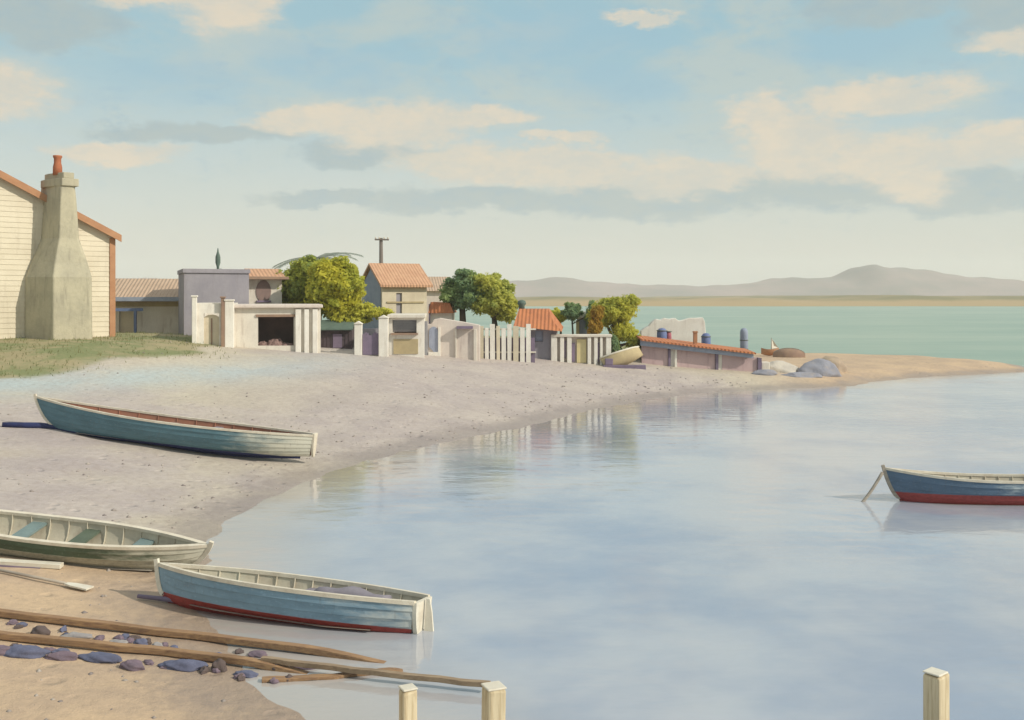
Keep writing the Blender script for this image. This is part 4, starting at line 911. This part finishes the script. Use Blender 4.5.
def fronds():
    x=(318-512)/F*61; z=gz(x,61); o=thing('palm_tree','thin blue grey palm whose fronds show above the largest tree','tree',(x,61,z)); k=61/F
    zc=HC+(YH-258)*k-z
    MB().tube([(0,0,-.4),(.1,0,zc*.5),(0,0,zc)],[.2,.16,.12],8).build('trunk',BARK,o)
    m=MB(); r=random.Random(4)
    for i in range(15):
        a=i*2.4; L=r.uniform(1.6,3.0); el=r.uniform(.1,.6); pts=[]
        for q in range(9):
            t=q/8; pts.append(Vector((math.cos(a)*L*t,math.sin(a)*L*.6*t,zc+L*t*math.sin(el)*.9-1.0*t*t)))
        for q in range(8):
            p=pts[q]; d=(pts[q+1]-p); sd=d.cross(Vector((0,0,1))).normalized()
            for f in range(3):
                pp=p+d*(f/3)
                for sgn in (1,-1):
                    e=pp+sd*sgn*.36*(1-(q/8)**2*.7)+d*.8+Vector((0,0,-.12)); m.add([pp,pp+d*.35,e],[(0,1,2)])
    m.build('crown',LB_,o,fix=False)
fronds()

# grass and pebbles
def grass():
    rng=np.random.default_rng(5); N=60000
    X=rng.uniform(-33,12,N); Y=rng.uniform(31,70,N); P=np.c_[X,Y]; Z=ground(P); g=grassmask(P,Z)
    cl=.5+.5*np.sin(X*1.3+2*np.sin(Y*.9))*np.sin(Y*1.7+1.2*np.sin(X*.8))
    keep=(rng.random(N)<g*cl*.75)&(np.abs((X-512*0)/Y)<.62); X,Y,Z=X[keep],Y[keep],Z[keep]; n=len(X)
    h=rng.uniform(.05,.16,n); a=rng.uniform(0,2*np.pi,n); w=.018; lx,ly=rng.normal(0,.05,n),rng.normal(0,.05,n)
    V=np.stack([np.c_[X-w*np.cos(a),Y-w*np.sin(a),Z-.02],np.c_[X+w*np.cos(a),Y+w*np.sin(a),Z-.02],np.c_[X+lx,Y+ly,Z+h]],1).reshape(-1,3)
    me=bpy.data.meshes.new('grass'); me.from_pydata(V.tolist(),[],np.arange(3*n).reshape(-1,3).tolist()); me.materials.append(leafmat('grass_blades',(.17,.21,.075),(.30,.27,.13),(.24,.25,.11)))
    o=bpy.data.objects.new('grass',me); COL.objects.link(o); tag(o,'thin dry grass on the bank above the beach','grass',kind='stuff')
grass()
def pebbles():
    rng=np.random.default_rng(9); N=110000; X=rng.uniform(-16,12,N); Y=rng.uniform(9,56,N); P=np.c_[X,Y]; d=sdist(P)
    dens=np.exp(-((d-1.6-.5*np.sin(X))/.9)**2)*.10+np.exp(-((d-4.5-np.sin(Y*.4))/.6)**2)*.06+.006
    keep=(rng.random(N)<dens)&(d>.15); P=P[keep]; Z=ground(P); n=len(P); s=.008+.045*rng.random(n)**2.2*(1+Y[keep]/60)
    base=np.array([(1,0,0),(-1,0,0),(0,1,0),(0,-1,0),(0,0,.6),(0,0,-.6)],float); fc=np.array([(0,2,4),(2,1,4),(1,3,4),(3,0,4),(2,0,5),(1,2,5),(3,1,5),(0,3,5)])
    V=base[None]*s[:,None,None]*rng.uniform(.6,1.2,(n,6,1)); V[:,:,0]+=P[:,0:1]; V[:,:,1]+=P[:,1:2]; V[:,:,2]+=Z[:,None]
    Fc=(fc[None]+6*np.arange(n)[:,None,None]).reshape(-1,3)
    me=bpy.data.meshes.new('pebbles'); me.from_pydata(V.reshape(-1,3).tolist(),[],Fc.tolist())
    m,nt,b=newmat('pebble'); g=nt.new('ShaderNodeNewGeometry'); nt.link(nt.mix(g.outputs['Random Per Island'],(.20,.17,.16),(.40,.35,.30)),b.inputs['Base Color']); b.inputs['Roughness'].default_value=.85
    me.materials.append(m); me.polygons.foreach_set('use_smooth',[True]*len(me.polygons)); o=bpy.data.objects.new('pebbles',me); COL.objects.link(o); tag(o,'scattered pebbles and shell along the tide line','pebbles',kind='stuff')
pebbles()

# ------------------------------------------------------------------ light, sky, haze, camera
SUN=Vector((.86,-.34,.58)).normalized(); el=math.asin(SUN.z); az=math.atan2(SUN.x,SUN.y)
l=bpy.data.lights.new('sun','SUN'); l.energy=3.7; l.angle=rad(.6); l.color=(1,.93,.80)
lo=bpy.data.objects.new('sun',l); COL.objects.link(lo); lo.rotation_euler=(-SUN).to_track_quat('-Z','Y').to_euler(); lo.location=(30,-20,40)
W=bpy.data.worlds.new('World'); S.world=W; W.use_nodes=True; nt=NT(W.node_tree); bg=W.node_tree.nodes['Background']
def world():
    sky=nt.new('ShaderNodeTexSky',sky_type='NISHITA'); sky.sun_disc=False; sky.sun_elevation=el; sky.sun_rotation=az; sky.dust_density=2.0; sky.air_density=1.0
    ST=.1; bg.inputs['Strength'].default_value=ST
    c=lambda r,g,b:tuple(((x/255+.055)/1.055)**2.4/ST for x in (r,g,b))
    d=nt.new('ShaderNodeTexCoord').outputs['Generated']; sp=nt.new('ShaderNodeSeparateXYZ'); nt.link(d,sp.inputs[0])
    u=nt.math('ARCTAN2',sp.outputs[0],sp.outputs[1]); hyp=nt.math('SQRT',nt.math('ADD',nt.math('POWER',sp.outputs[0],2),nt.math('POWER',sp.outputs[1],2)))
    v=nt.math('DIVIDE',sp.outputs[2],nt.math('MAXIMUM',hyp,.05))
    cb=nt.new('ShaderNodeCombineXYZ'); nt.put(cb.inputs[0],u); nt.put(cb.inputs[1],v); uv=cb.outputs[0]
    n1=nt.noise(nt.scaled(uv,(4,9,1)),1.6,6,.6,.3); n2=nt.noise(nt.scaled(uv,(10,16,1)),2.2,7,.68); n3=nt.noise(nt.scaled(uv,(1.3,3,1)),2,5,.6); n5=nt.noise(nt.scaled(uv,(22,44,1)),2.0,6,.7); n2=nt.math('ADD',nt.math('MULTIPLY',n2,.68),nt.math('MULTIPLY',n5,.32))
    base=nt.mix(nt.sm(v,.0,.14),c(224,222,207),c(206,216,211)); base=nt.mix(nt.sm(v,.09,.26),base,c(158,199,211)); base=nt.mix(nt.sm(v,.32,.75),base,c(222,232,238)); base=nt.mix(nt.sm(v,.7,2.5),base,c(255,258,258))  # high sky out of view brightened as added fill light
    base=nt.mix(nt.math('MULTIPLY',nt.sm(n1,.42,.62),nt.sm(v,.08,.2,.15,.75)),base,c(198,208,199))
    base=nt.mix(nt.math('MULTIPLY',nt.sm(n2,.5,.68),nt.sm(v,.05,.2,.1,.65)),base,c(158,191,205))
    base=nt.mix(.2,base,sky.outputs[0])
    off=nt.vmath('MULTIPLY',nt.vmath('SUBTRACT',nt.new('ShaderNodeTexNoise').outputs[1],(.5,.5,.5)).outputs[0],(.12,.06,0)); 
    nz=[n for n in W.node_tree.nodes if n.bl_idname=='ShaderNodeTexNoise'][-1]; nz.inputs['Scale'].default_value=11; nz.inputs['Detail'].default_value=6; nz.inputs['Roughness'].default_value=.62
    nt.link(nt.scaled(uv,(1,2.2,1)),nz.inputs['Vector'])
    p=nt.vmath('ADD',uv,off.outputs[0]).outputs[0]
    def blobs(L):
        e=None
        for cx,cy,rx,ry in L:
            q=nt.vmath('DIVIDE',nt.vmath('SUBTRACT',p,((cx-512)/F,(YH-cy)/F,0)).outputs[0],(rx/F,ry/F,1)); q.inputs[1].default_value=(rx/F,ry/F,1e3)
            ln=nt.vmath('LENGTH',q.outputs[0]).outputs['Value']; k=nt.math('SUBTRACT',1.0,ln)
            e=k if e is None else nt.math('MAXIMUM',e,k)
        return e
    blue=blobs([(620,85,75,28),(350,150,60,14),(560,40,150,45),(1000,130,70,32),(330,70,110,30),(200,90,90,30),(830,60,90,25)])
    base=nt.mix(nt.math('MULTIPLY',nt.sm(blue,-.1,.7),.5),base,c(148,187,206))
    grey=blobs([(330,197,85,11),(470,200,140,17),(640,198,150,24),(800,196,130,26),(950,200,110,20),(1060,206,100,18),(215,138,110,13),(370,152,80,14),(60,38,105,36),(1010,30,110,50),(860,20,80,30)])
    gm=nt.math('ADD',grey,nt.math('MULTIPLY',nt.math('SUBTRACT',n2,.5),.9))
    base=nt.mix(nt.math('MULTIPLY',nt.sm(gm,-.08,.42),.85),base,nt.mix(nt.sm(n2,.4,.65),c(170,184,184),c(158,180,188)))
    peach=blobs([(390,124,120,30),(300,125,60,18),(560,168,150,24),(460,160,80,20),(690,178,90,22),(790,150,85,48),(880,172,85,36),(950,165,60,25),(235,18,70,36),(170,10,60,20),(640,20,50,10),(480,120,60,14),(560,140,50,8),(990,70,50,16),(870,110,90,22),(760,120,50,26),(140,160,70,14),(20,110,80,30)])
    pm=nt.math('ADD',peach,nt.math('MULTIPLY',nt.math('SUBTRACT',n2,.5),1.1))
    base=nt.mix(nt.math('MULTIPLY',nt.sm(pm,-.08,.5),.95),base,nt.mix(nt.sm(nt.math('ADD',nt.math('MULTIPLY',n2,.6),nt.math('MULTIPLY',n1,.4)),.4,.62),c(205,203,192),c(226,212,190)))
    fl=nt.math('ADD',nt.math('MULTIPLY',n3,.6),nt.math('MULTIPLY',n2,.4))
    back=nt.math('MULTIPLY',nt.sm(nt.math('ABSOLUTE',u),.6,.9),nt.sm(fl,.48,.66))
    base=nt.mix(back,base,c(214,210,194))
    nt.link(base,bg.inputs['Color'])
world()
def haze():
    m=bpy.data.materials.new('haze'); m.use_nodes=True; n=m.node_tree; n.nodes.clear(); out=n.nodes.new('ShaderNodeOutputMaterial'); v=n.nodes.new('ShaderNodeVolumePrincipled')
    v.inputs['Color'].default_value=(1,1,.98,1); v.inputs['Density'].default_value=.00035; v.inputs['Anisotropy'].default_value=0
    n.links.new(v.outputs[0],out.inputs['Volume'])
    b=MB(); b.box(-2600,2600,-90,3000,-5,110); o=b.build('haze',m); tag(o,'pale sea haze over the harbour',kind='stuff')
haze()
cam=bpy.data.cameras.new('camera'); co=bpy.data.objects.new('camera',cam); COL.objects.link(co); co.location=(0,0,HC); co.rotation_euler=(rad(90),0,0)
cam.lens=35.0; cam.sensor_width=36; cam.shift_y=-(360-YH)/1024; cam.clip_start=.1; cam.clip_end=6000; S.camera=co
S.view_settings.view_transform='Standard'; S.view_settings.look='None'; S.view_settings.exposure=0; S.view_settings.gamma=1
S.cycles.use_denoising=True; S.cycles.volume_bounces=3
